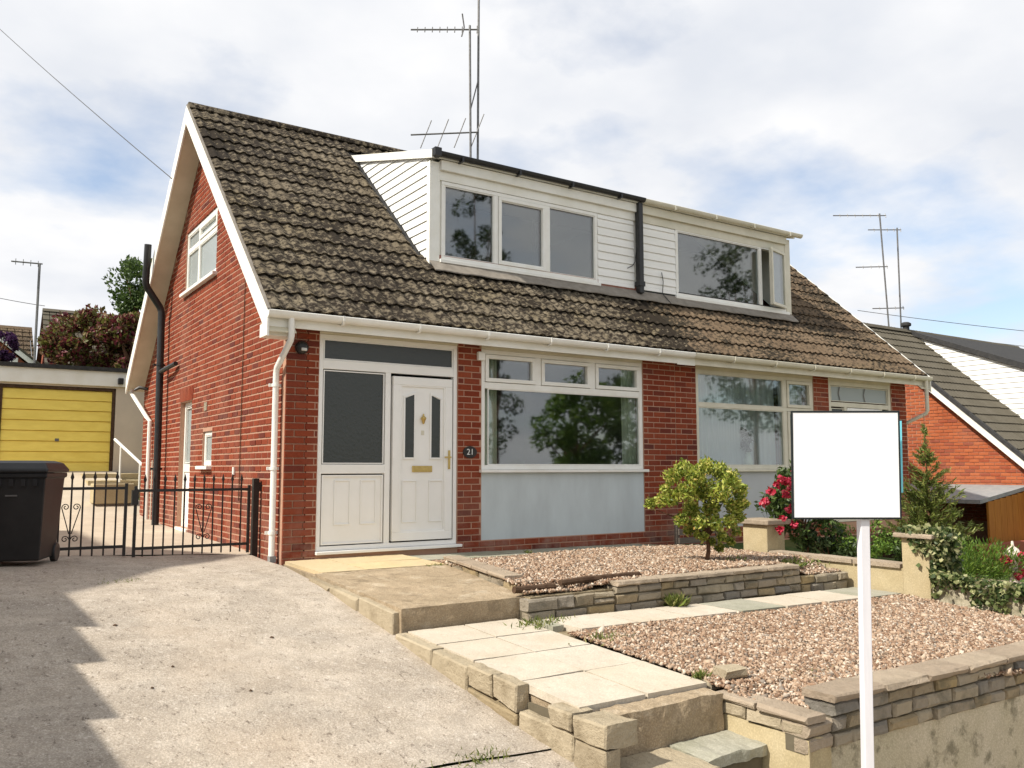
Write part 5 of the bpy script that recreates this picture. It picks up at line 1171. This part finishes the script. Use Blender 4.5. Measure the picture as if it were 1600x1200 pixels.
# catslide dormer with white boarded cheek
XC = kx(16.0); yt = ky(2.25); zt_ = r3(yt) + .05; yf, zf = ky(-1.45), kz(2.62)
m = MB(); m.hexa([(XC + .03, yf, r3(yf)), (kx(21), yf, r3(yf)), (kx(21), yt, r3(yt)), (XC + .03, yt, r3(yt)), (XC + .03, yf, zf - .05), (kx(21), yf, zf - .05), (kx(21), yt, zt_), (XC + .03, yt, zt_)]); d3 = m.build('dormer', 'white_board', h3)
nb = 13; zl = lambda y: zt_ + (y - yt) * (zf - zt_) / (yf - yt)
zz = r3(yf) + .02
while zz < zt_ - .06:
    t = zz + .13; lo_y = lambda q: max(yf, yt + (q + .04 - zt_) * (yf - yt) / (zf - zt_)) if q + .04 > zf else yf
    lo_y = lambda q: yf if q < zf - .06 else min(yf + (q + .06 - zf) * (yt - yf) / (zt_ - zf), yt); hi_y = lambda q: Y3E + (q - Z3E) * CA / SA - .03
    a, b, c, d = lo_y(zz), hi_y(zz), hi_y(t), lo_y(t)
    if b - a > .05 and c - d > 0: q = MB(lambda y, z, c_: (XC - c_, y, z)); q.hexa([(a, zz, -.02), (b, zz, -.02), (c, t - .01, -.02), (d, t - .01, -.02), (a, zz, .022), (b, zz, .022), (c, t - .014, .01), (d, t - .014, .01)]); q.build('cladding_board', 'white_clad', d3)
    zz = t
MB().hexa([(XC - .1, yf - .1, zf - .12), (kx(21), yf - .1, zf - .12), (kx(21), yt + .1, zt_ + .02), (XC - .1, yt + .1, zt_ + .02), (XC - .1, yf - .1, zf + .05), (kx(21), yf - .1, zf + .05), (kx(21), yt + .1, zt_ + .13), (XC - .1, yt + .1, zt_ + .13)]).build('dormer_roof', 'felt', h3)
fp = thing('flue_pot', 'small dark flue pot on the neighbour ridge', 'flue', (15.9, 2.4, 4.2)); MB().lathe((kx(15.85), Y3R, Z3R + .03), [(.09, 0), (.09, .12), (.14, .14), (.14, .2), (.08, .24)], 10).build('pot', 'felt', fp)
# lean-to roof and orange timber doors below
ln = thing('lean_to', 'low lean-to with pale flat roof and orange-brown timber doors beside the neighbour wall', 'shed', (kx(13.2), ky(0), -1.6))
KM = lambda x, y, z: (kx(x), ky(y), kz(z))
MB(KM).hexa([(12.35, -1.0, .36), (14.15, -1.0, .60), (14.15, 1.6, .60), (12.35, 1.6, .36), (12.35, -1.0, .43), (14.15, -1.0, .67), (14.15, 1.6, .67), (12.35, 1.6, .43)]).build('flat_roof', 'lead', ln)
for k in range(7): MB(KM).box(12.62 + k * .21, 12.62 + k * .21 + .203, -1.0, -.96, -1.5, .40 + k * .026).build('board', 'wood_orange', ln)
MB(KM).box(14.1, 14.18, -1.02, -.9, -1.5, .58).build('post', 'wood_dark', ln); MB(KM).box(12.42, 14.1, .9, 1.0, -1.5, .35).build('back_board', 'wood_dark', ln)
MB(KM).box(11.6, 14.6, -1.35, -1.15, -1.5, -.32).build('garden_wall', 'brick_far', None, label='low dark brick wall in front of the orange timber doors', cat='wall')
aerial('leaning television aerial mast on the neighbour ridge', -.22, Z3R, kz(7.28), kx(16.12), ky(3.0), [(kz(7.23), (-.83, .55, 0), 1.5, 7, .12, 1.2), (kz(5.95), (-.83, .55, -.02), .9, 4, .1, 1.2)], .022, 'aerials on the neighbour ridge')
aerial('upright television aerial mast on the neighbour ridge', .03, Z3R, kz(7.03), kx(16.62), ky(3.0), [(kz(6.98), (-.83, .55, 0), .95, 5, .12, 1.2), (kz(4.98), (-.83, .55, -.02), .9, 4, .1, 1.2)], .022, 'aerials on the neighbour ridge')

# ================================================================== neighbour on the left (outside the picture, shades the drive)
hl = thing('left_neighbour_house', 'red brick neighbour house just outside the left edge', 'house', (-9, 1, 0))
XL = -6.0; apex = (1.05, 5.95)
m = MB(); m.prism([(-3.0, -.6), (5.0, -.2), (5.0, 2.3), apex, (-3.0, 2.3)], 0, XL - 6, XL - .25); m.build('wall', 'brick_far', hl)
MB().hexa([(XL - 6.3, -3.3, 2.06), (XL, -3.3, 2.06), (XL, 1.05, 5.98), (XL - 6.3, 1.05, 5.98), (XL - 6.3, -3.3, 2.14), (XL, -3.3, 2.14), (XL, 1.05, 6.06), (XL - 6.3, 1.05, 6.06)]).build('roof', 'roof_tile_brown', hl)
MB().hexa([(XL - 6.3, 1.06, 5.98), (XL, 1.06, 5.98), (XL, 5.4, 2.06), (XL - 6.3, 5.4, 2.06), (XL - 6.3, 1.06, 6.06), (XL, 1.06, 6.06), (XL, 5.4, 2.14), (XL - 6.3, 5.4, 2.14)]).build('roof', 'roof_tile_brown', hl)
MB().box(XL - 5, XL - .5, 1.8, 5.2, 3.2, 5.35).build('dormer', 'white_board', hl)
for k in range(6):
    y1 = (-1.0, -2.37, -3.1, -3.97, -4.8, -5.65)[k]; y0f = (-2.37, -3.1, -3.97, -4.8, -5.65, -6.5)[k]; zt_f = (1.52, 1.36, 1.17, 1.01, .85, .70)[k]; bw_ = (y1 - y0f) / 7
    f_ = thing('fence_panel', ('boarded fence panel stepping down the drive edge, nearest the house', 'boarded fence panel stepping down the drive edge, second from the house', 'boarded fence panel stepping down the drive edge, third from the house', 'boarded fence panel stepping down the drive edge, fourth from the house', 'boarded fence panel stepping down the drive edge, fifth from the house', 'boarded fence panel stepping down the drive edge, last before the road')[k], 'fence', (-3.7, y1, zt_f - 1.8), 'stepped fence along the drive')
    for j in range(7): MB().box(-3.715, -3.695, y0f + j * bw_, y0f + j * bw_ + bw_ - .002, zt_f - 1.75, zt_f).build('board', 'fence_wood', f_)
    MB().box(-3.76, -3.717, y1 - .04, y1 + .04, zt_f - 1.9, zt_f - .02).build('post', 'fence_wood', f_)

# ================================================================== far houses behind the garage
def far_house(label, x0, x1, yf, depth, ez, rzv, wallz, tile, ridge_y=True, n=16):
    h = thing('background_house', label, 'house', ((x0 + x1) / 2, yf, wallz), 'houses behind the garage')
    ym = yf + depth / 2
    m = MB(); m.prism([(yf + .2, wallz), (yf + depth - .2, wallz), (yf + depth - .2, ez), (ym, rzv - .1), (yf + .2, ez)], 0, x0 + .2, x1 - .2); m.build('wall', 'brick_far', h)
    q = MB()
    for i in range(n):
        a, b = yf + (ym - yf) * i / n, yf + (ym - yf) * (i + 1) / n; f = lambda y: ez + (y - yf) * (rzv - ez) / (ym - yf); x = x0
        while x < x1 - .01:
            r = random.uniform(.01, .99); q.hexa([(x, a, f(a) - .02), (min(x + .29, x1), a, f(a) - .02), (min(x + .29, x1), b, f(b) - .02), (x, b, f(b) - .02), (x, a, f(a) + .07), (min(x + .27, x1), a, f(a) + .07), (min(x + .27, x1), b, f(b) + .01), (x, b, f(b) + .01)], r); x += .3
    rf = MB(); rf.hexa([(x0, ym, rzv - .05), (x1, ym, rzv - .05), (x1, yf + depth, ez), (x0, yf + depth, ez), (x0, ym, rzv), (x1, ym, rzv), (x1, yf + depth, ez + .05), (x0, yf + depth, ez + .05)]); rf = rf.build('roof', tile, h)
    link('tiles', q.mesh('tiles', tile, recalc=False), rf, kind='stuff')
    MB().prism([(ym - .15, rzv - .05), (ym, rzv + .1), (ym + .15, rzv - .05)], 0, x0, x1).build('ridge', tile, rf)
    return h
far_house('tall grey-green tiled roof behind the reddish bush', .5, 9.0, 33.5, 7, 4.6, 8.6, 2, 'roof_tile_grey', n=14)
far_house('small brown tiled house roof at the far left edge', -9, .1, 34.0, 6, 5.6, 7.62, 2, 'roof_tile_brown', n=8)
hg = thing('background_house', 'red brick gable with white verge low at the far left edge', 'house', (-2.5, 28, 2), 'houses behind the garage')
p0 = at(57, 569, 33); p1 = at(20, 543, 33); sl_ = (p0.z - p1.z) / (p0.x - p1.x); xa = -2.6; za_ = p0.z + sl_ * (xa - p0.x); yg = p0.y
m = MB(); m.prism([(xa - 3.4, 2), (p0.x - .25, 2), (p0.x - .25, p0.z - .1), (xa, za_ - .15), (xa - 3.4, za_ + sl_ * 3.4 - .1)], 1, yg, yg + 4); m.build('wall', 'brick_far', hg)
for s in (1, -1):
    e = (p0.x, p0.z) if s > 0 else (2 * xa - p0.x, p0.z)
    q = MB(); q.prism([(xa, za_), (e[0], e[1]), (e[0], e[1] - .22), (xa, za_ - .22)], 1, yg - .2, yg - .14); q.build('verge_board', 'white_board', hg)
    q = MB(); q.prism([(xa, za_ + .1), (e[0] + s * .1, e[1] + .02), (e[0] + s * .1, e[1] - .05), (xa, za_ + .0)], 1, yg - .25, yg + 4); q.build('roof', 'roof_tile_grey', hg)
wp = at(12, 566, 33); MB().box(wp.x - .6, wp.x + .3, yg - .05, yg + .01, wp.z - .5, wp.z + .12).build('window', 'white_plastic', hg)
far_ant = at(62, 412, 33); ab = at(62, 540, 33)
aa = thing('tv_aerial', 'single television aerial on a tall pole above the far left roofs', 'aerial', (ab.x, ab.y, 4)); MB().tube([(far_ant.x, far_ant.y, 4.0), (far_ant.x, far_ant.y, far_ant.z)], .05, 6).build('mast', 'galv', aa)
MB().tube([(far_ant.x - .95, far_ant.y, far_ant.z - .03), (far_ant.x + .1, far_ant.y, far_ant.z)], .03, 5).build('boom', 'galv', aa)
for k in range(4): MB().tube([(far_ant.x - .8 + k * .25, far_ant.y, far_ant.z - .14), (far_ant.x - .8 + k * .25, far_ant.y, far_ant.z + .1)], .012, 4).build('element', 'galv', aa)

# ================================================================== plants
def plant(name, label, cat, base, crown_c, rad, ncl, nleaf, crad, leaf, mat, trunk_r=.02, nl=8, up=.4, narrow=.5, group=None, flat=1.0, top=None, bark='bark', shell=.5):
    t = thing(name, label, cat, base, group)
    limbs(base, top or (crown_c[0], crown_c[1], crown_c[2] - rad[2] * .5), crown_c, rad, nl, trunk_r).build('trunk', bark, t)
    Cn, O = clumps(crown_c, rad, ncl, nleaf, crad, flat, shell=shell); link('crown', leaves('crown', Cn, leaf, mat, up, narrow, O), t); return t
# lime shrub in the upper bed
sh = thing('lime_shrub', 'small lime-green leafy shrub with a crooked red-brown stem in the upper gravel bed', 'shrub', (3.79, -2.57, -.05))
b0 = Vector((3.79, -2.57, -.06)); f0 = Vector((3.86, -2.55, .26)); m = MB(); m.tube([b0, b0.lerp(f0, .5) + Vector((.03, 0, 0)), f0], [.028, .022, .02], 8)
tips = []
for (dx_, dz_) in ((-.50, .28), (-.28, .45), (-.05, .62), (.16, .60), (.30, .38), (.22, .10), (-.20, .22), (.05, .40)):
    e = f0 + Vector((dx_ * .83, -dx_ * .45 + random.uniform(-.14, .14), dz_)); m.tube([f0, f0.lerp(e, .5) + Vector((0, 0, .04)), e], [.014, .010, .004], 6); tips.append(e)
m.build('trunk', 'bark', sh)
cl = []; cc0 = np.array([3.72, -2.57, .60])
for (u_, v_, rr, n_) in ((1016, 787, .06, 90), (1033, 782, .07, 120), (1050, 778, .08, 150), (1050, 745, .085, 170), (1066, 732, .085, 190), (1085, 742, .10, 240), (1104, 729, .09, 220), (1124, 736, .09, 220), (1142, 748, .095, 230), (1156, 766, .085, 190), (1160, 786, .07, 130), (1146, 792, .09, 210), (1125, 770, .12, 320), (1098, 765, .12, 320), (1072, 768, .10, 250), (1110, 795, .10, 240), (1080, 795, .09, 210), (1064, 812, .065, 130), (1080, 818, .05, 80), (1140, 815, .075, 150), (1128, 838, .055, 90), (1142, 846, .045, 70), (1112, 846, .04, 50), (1150, 830, .05, 70), (1095, 815, .08, 170), (1118, 818, .08, 170), (1040, 765, .06, 90), (1090, 835, .045, 60), (1156, 808, .06, 110), (1100, 838, .05, 80), (1075, 828, .05, 70), (1125, 856, .045, 60)):
    for s_ in (0, 1):
        c_ = np.array(at(u_, v_, 9.3 + random.uniform(-.3, .25) * min(1, rr / .08))); m_ = int(n_ * 1.0); o_ = unit(rng.normal(size=(m_, 3))) * (rng.uniform(.05, 1, m_) ** .5)[:, None] * rr * rng.uniform(.8, 1.35, (m_, 1)); cl.append(c_ + o_)
cl = np.concatenate(cl); link('crown', leaves('crown', cl, .05, 'leaf_lime', .5, .45, cl - cc0), sh)
# rhododendron
rh = plant('rhododendron', 'rhododendron bush with crimson flower heads behind the squat pier', 'shrub', (6.1, -2.0, -.3), (6.12, -2.05, .55), (.42, .42, .52), 26, 2200, .16, .10, 'leaf_green', .03, 8, .2, .38)
fc_ = []
for (u_, v_) in ((1243, 735), (1240, 752), (1230, 752), (1213, 757), (1205, 768), (1222, 750), (1236, 762), (1228, 772), (1195, 785), (1235, 795), (1222, 812), (1240, 820), (1218, 828), (1250, 745), (1246, 790)):
    p = np.array(at(u_, v_, 10.6 + random.uniform(-.12, .12))); fc_.append(p + unit(rng.normal(size=(34, 3))) * rng.uniform(.02, .055, (34, 1)))
fc_ = np.concatenate(fc_); link('flowers', leaves('flowers', fc_, .055, 'petal_red', .3, .8), rh, kind='stuff')
plant('green_shrub', 'bright green bushy shrub behind the party wall below the board', 'shrub', (6.7, -2.5, -.35), (6.7, -2.5, .05), (.4, .35, .32), 22, 1900, .13, .055, 'leaf_bright', .02, 6)
plant('dark_shrub', 'dark green spreading shrub at the foot of the rhododendron', 'shrub', (6.3, -2.25, -.35), (6.3, -2.3, -.02), (.3, .3, .22), 14, 700, .12, .07, 'leaf_dark', .02, 5)
plant('mixed_shrub', 'dull green shrub between the board post and the ivy pier', 'shrub', (7.1, -3.0, -.4), (7.0, -3.05, .0), (.42, .3, .26), 20, 1100, .12, .05, 'leaf_green', .02, 6)
plant('grey_sprig', 'sparse grey-leaved sprig above the squat pier cap', 'shrub', (5.95, -1.6, -.3), (5.85, -1.75, .48), (.16, .12, .14), 8, 60, .07, .06, 'leaf_dark', .008, 5)
# feathery conifer
cf = thing('young_conifer', 'thin feathery young conifer with a bare leader behind the ivy pier', 'tree', (8.1, -2.55, -.45)); cb_ = Vector((8.05, -2.6, -.45)); ctp = Vector((7.98, -2.62, 1.72))
m = MB(); m.tube([cb_, cb_.lerp(ctp, .5), ctp], [.025, .012, .003], 6); P0 = []; D0 = []
for k in range(170):
    t = .08 + .85 * random.random() ** 1.7; o = cb_.lerp(ctp, t); ln_ = max(0, .80 - t) ** .8 * 1.1 * random.uniform(.6, 1.1) + .03; a = random.uniform(0, 2 * math.pi); d = Vector((math.cos(a), math.sin(a), .75)); e = o + d * ln_ * .75
    m.tube([o, o.lerp(e, .6) + Vector((0, 0, .02)), e + Vector((0, 0, -.02 * ln_))], [.006, .004, .002], 4)
    for j in range(int(62 * ln_) + 6):
        s = random.uniform(.12, 1); p = o.lerp(e, s); P0.append(p + Vector([random.uniform(-.022, .022) for _ in range(3)])); D0.append(d.normalized() + Vector([random.uniform(-.9, .9) for _ in range(3)]))
m.build('trunk', 'bark', cf); P0 = np.array([list(p) for p in P0]); D0 = unit(np.array([list(p) for p in D0])); link('crown', leaves('crown', P0, .085, 'leaf_conifer', 0, .18, dirs=D0), cf)
# feathery green bush by the ivy wall, flower and statue
fb = thing('feathery_bush', 'soft feathery bright green bush behind the ivy covered wall', 'shrub', (7.0, -3.75, -.45)); n = 2600
ctr = np.array([(6.92, -3.70, -.32), (7.1, -3.82, -.32), (7.2, -3.9, -.34), (6.75, -3.6, -.34)])[rng.integers(0, 4, n)]; dd = unit(rng.normal(size=(n, 3)) * [.55, .55, .4] + [0, 0, .8]); ll = rng.uniform(.1, .52, n)[:, None]
link('crown', leaves('crown', ctr + dd * ll, .07, 'leaf_bright', 0, .16, dirs=unit(dd + rng.normal(size=(n, 3)) * .25)), fb); MB().tube([(7.0, -3.76, -.5), (7.0, -3.76, -.2)], .02, 6).build('trunk', 'bark', fb)
st = thing('garden_ornament', 'small pale pink stone ornament among red flowers at the right edge', 'ornament', (7.38, -4.0, -.4)); pz_ = at(1585, 905, 10); MB().lathe((pz_.x, pz_.y, pz_.z - .12), [(.05, 0), (.055, .1), (.04, .2), (.045, .3), (.085, .36), (.09, .42), (.06, .47), (.02, .5), (.012, .56)], 12).build('figure', 'statue', st)
rr_ = plant('red_flowers', 'clump of red flowers round the pale ornament', 'flowers', (7.45, -4.05, -.45), (7.48, -4.08, -.12), (.28, .2, .2), 12, 420, .08, .05, 'leaf_bright', .01, 4)
q_ = np.concatenate([np.array(at(u_, v_, 9.9)) + unit(rng.normal(size=(30, 3))) * rng.uniform(.015, .05, (30, 1)) for (u_, v_) in ((1570, 873), (1597, 868), (1577, 878), (1598, 895), (1592, 900))]); link('flowers', leaves('flowers', q_, .05, 'petal_red', .3, .8), rr_, kind='stuff')
# ivy over the pier and the front party wall
iv = thing('ivy', 'variegated ivy spilling over the pier cap and along the front garden wall', 'ivy', (5.5, -4.25, -.4)); Pv = []
for k in range(3400):
    r = random.random()
    if r < .42: p = (random.uniform(5.33, 5.75), -4.19 - abs(random.gauss(0, .06)), random.uniform(-.30, .34))
    elif r < .56: p = (random.uniform(5.3, 5.7), random.uniform(-4.25, -3.85), .33 + abs(random.gauss(0, .025)))
    elif r < .60: y = -3.95 - abs(random.gauss(.16, .07)); p = (5.335 - random.random() * .02, max(y, -4.2), .30 - abs(random.gauss(0, .14)) * (.4 + 2.2 * max(0, -3.95 - y)))
    else:
        y = -4.2 - random.random() ** 1.2 * 1.5; zt_ = -.12 - (-4.2 - y) * .052
        p = (random.uniform(5.27, 5.5), y, zt_ + .06 - abs(random.gauss(0, .10)) * (1.5 if -4.95 < y < -4.6 else .6)); p = (5.345 - random.random() * .05, p[1], p[2]) if p[2] < zt_ + .0 else p
    Pv.append(p)
Pv = np.array(Pv); link('leaves', leaves('leaves', Pv, .056, 'leaf_ivy', .3, .8), iv)
m = MB()
for k in range(10): x = random.uniform(5.36, 5.6); m.tube([(x, -4.2, -.5), (x + .04, -4.2, -.1), (x - .02, -4.19, .33)], .006, 4)
m.build('stems', 'bark', iv)
# weeds and grass tufts
def tuft(label, c, n, h, sp, mat='grass', narrow=.12):
    t = thing('weed_tuft', label, 'weeds', c, 'weeds'); C0 = np.array(c) + rng.normal(size=(n, 3)) * [sp, sp * .6, 0]; d = unit(rng.normal(size=(n, 3)) * [.6, .6, .2] + [0, 0, .8]); l = h * rng.uniform(.4, 1.1, n)
    link('blades', leaves('blades', C0 + d * l[:, None] * .5, h, mat, 0, narrow, dirs=d), t, kind='stuff')
tuft('grass tuft in the expansion joint low on the drive', (-.62, -5.14, zdrive(-.6, -5.14)), 80, .05, .09)
tuft('small dry tuft at the lower edge of the drive joint', (-1.05, -5.15, zdrive(-1, -5.15)), 45, .035, .10)
tuft('weeds at the corner where the path meets the bed wall', (1.05, -3.40, -.27), 120, .07, .14)
tuft('weed clump growing against the bed wall face', (2.62, -3.32, -.27), 220, .13, .04, 'grass', .13)
tuft('weeds at the left end of the lower gravel bed', (1.15, -4.1, -.30), 70, .07, .10)
tuft('pale weeds in the gravel near the retaining wall', (1.75, -5.45, -.37), 60, .05, .12)
tuft('green weeds beside the path end block', (.99, -5.20, -.34), 50, .07, .03)
tuft('weed patch right of the lime shrub stem', (4.05, -2.72, -.06), 90, .12, .10, 'grass', .25)
tuft('yellow-green weeds at the right end of the upper bed', (4.75, -2.85, -.07), 130, .09, .22, 'grass', .25)
tuft('moss line on the drive near the bin shadow', (-1.75, -1.05, zdrive(-1.75, -1.05)), 60, .03, .13)
tuft('grass in the joint between yellow slabs and landing', (1.28, -1.16, -.02), 40, .04, .06)
tuft('sprig on the flags below the grey window panel', (2.9, -.5, -.03), 24, .06, .03)
# dead leaves on the drive
for k, (u_, v_) in enumerate(((425, 996), (180, 978), (318, 889), (270, 1043), (392, 1082), (238, 1075))):
    ray_ = at(u_, v_, 1) - CAM; t = 3.0
    for _ in range(60):
        p = CAM + ray_ * t; t += (p.z - zdrive(p.x, p.y)) / max(.08, -ray_.z) * .7
    p = CAM + ray_ * t; m = MB(); z = dz(p.x, p.y); s_ = .018 if k < 2 else .011; m.hexa([(p.x - s_, p.y, z + .002), (p.x, p.y - s_ * 1.4, z + .004), (p.x + s_, p.y, z + .003), (p.x, p.y + s_ * 1.4, z + .004), (p.x - s_ * .9, p.y, z + .006), (p.x, p.y - s_, z + .009), (p.x + s_ * .8, p.y, z + .006), (p.x, p.y + s_, z + .01)])
    m.build('dead_leaf', 'wood_dark', None, label=('dark curled leaf in the middle of the drive', 'dark speck of leaf near the shadow edge of the drive', 'dark leaf on the drive below the gate post', 'small dry leaf left of the drive centre', 'small dry leaf low on the drive', 'small dry leaf beside the stepped shadow')[k], cat='leaf', group='leaves on the drive')
# background trees
def dist_tree(name, label, u_, v_, d, ru, rv, n, leaf, mat, ncl=30, cat='tree', group=None, ground=2.5):
    c = at(u_, v_, d); k = d / FPX; rad = (ru * k, ru * k, rv * k); return plant(name, label, cat, (c.x, c.y, ground), tuple(c), rad, ncl, n, min(rad) * .42, leaf, mat, .12, 10, .2, .55, group)
dist_tree('copper_bush', 'large copper and green bush above the garage roof', 150, 535, 27.5, 74, 44, 9000, .17, 'leaf_red', 36, 'bush', ground=1.5)
dist_tree('copper_bush', 'darker copper bush tucked against the house eave', 205, 545, 26.5, 40, 55, 5000, .17, 'leaf_red', 22, 'bush', ground=1.5)
dist_tree('green_tree', 'light green tree showing beside the vent pipe', 228, 445, 36, 48, 52, 4600, .2, 'leaf_green', 30, ground=3)
dist_tree('purple_tree', 'purple-leaved bush cut by the left edge', -8, 540, 25, 34, 24, 1500, .12, 'leaf_purple', 16, 'bush', ground=1.5)
# trees across the road, seen in the window reflections
for k, (x, y, hgt, r, mt) in enumerate(((17.4, -23, 16.5, 1.4, 'leaf_dark'), (23.6, -25, 5.2, 2.0, 'leaf_bright'), (28.5, -25.5, 6.8, 2.2, 'leaf_green'), (37, -25, 15.5, 2.6, 'leaf_dark'), (47, -27, 10, 3.4, 'leaf_green'), (4, -30, 8, 3, 'leaf_green'), (-8, -28, 8, 3.4, 'leaf_dark'))):
    plant('street_tree', ('tall narrow dark tree across the road, mirrored at the left of the living-room window', 'low bright tree across the road, mirrored in the living-room window', 'tall tree across the road behind the bright one', 'tallest dark tree far right across the road, mirrored in the far dormer', 'large green tree at the far right end of the road', 'green tree opposite the drive', 'dark tree opposite the left neighbour')[k], 'tree', (x, y, -1.05), (x, y, hgt * .55), (r, r, hgt * .45), 40, 3600, r * .36, .28 if r > 1.5 else .2, mt, .18, 12, .2, .6, 'trees across the road')
# wires
we = at(268, 250, 14.0); we = Vector((GX - .03, 4.72, rzb(4.72) - .15)); wf = at(-160, -110, 26)
pole = thing('telegraph_pole', 'wooden telegraph pole standing outside the left edge', 'pole', (wf.x, wf.y, 0)); MB().tube([(wf.x, wf.y, 0), (wf.x, wf.y, wf.z + .4)], [.14, .10], 10).build('shaft', 'wood_dark', pole)
def wire(label, a, b, sag, r):
    m = MB(); a, b = Vector(a), Vector(b); m.tube([a.lerp(b, t / 14) - Vector((0, 0, sag * 4 * (t / 14) * (1 - t / 14))) for t in range(15)], r, 4); m.build('overhead_wire', 'rope', None, label=label, cat='wire', group='overhead wires')
wire('overhead wire running to the top of the near gable', we, wf, .15, .008)
wire('faint overhead wire above the neighbour ridge', at(1340, 485, 30), at(1700, 527, 30), .05, .010)
wire('lower faint overhead wire above the neighbour dormer', at(1440, 520, 32), at(1700, 551, 32), .05, .009)
wire('faint overhead wire above the far left roofs', at(-60, 452, 34), at(70, 478, 34), .05, .012)
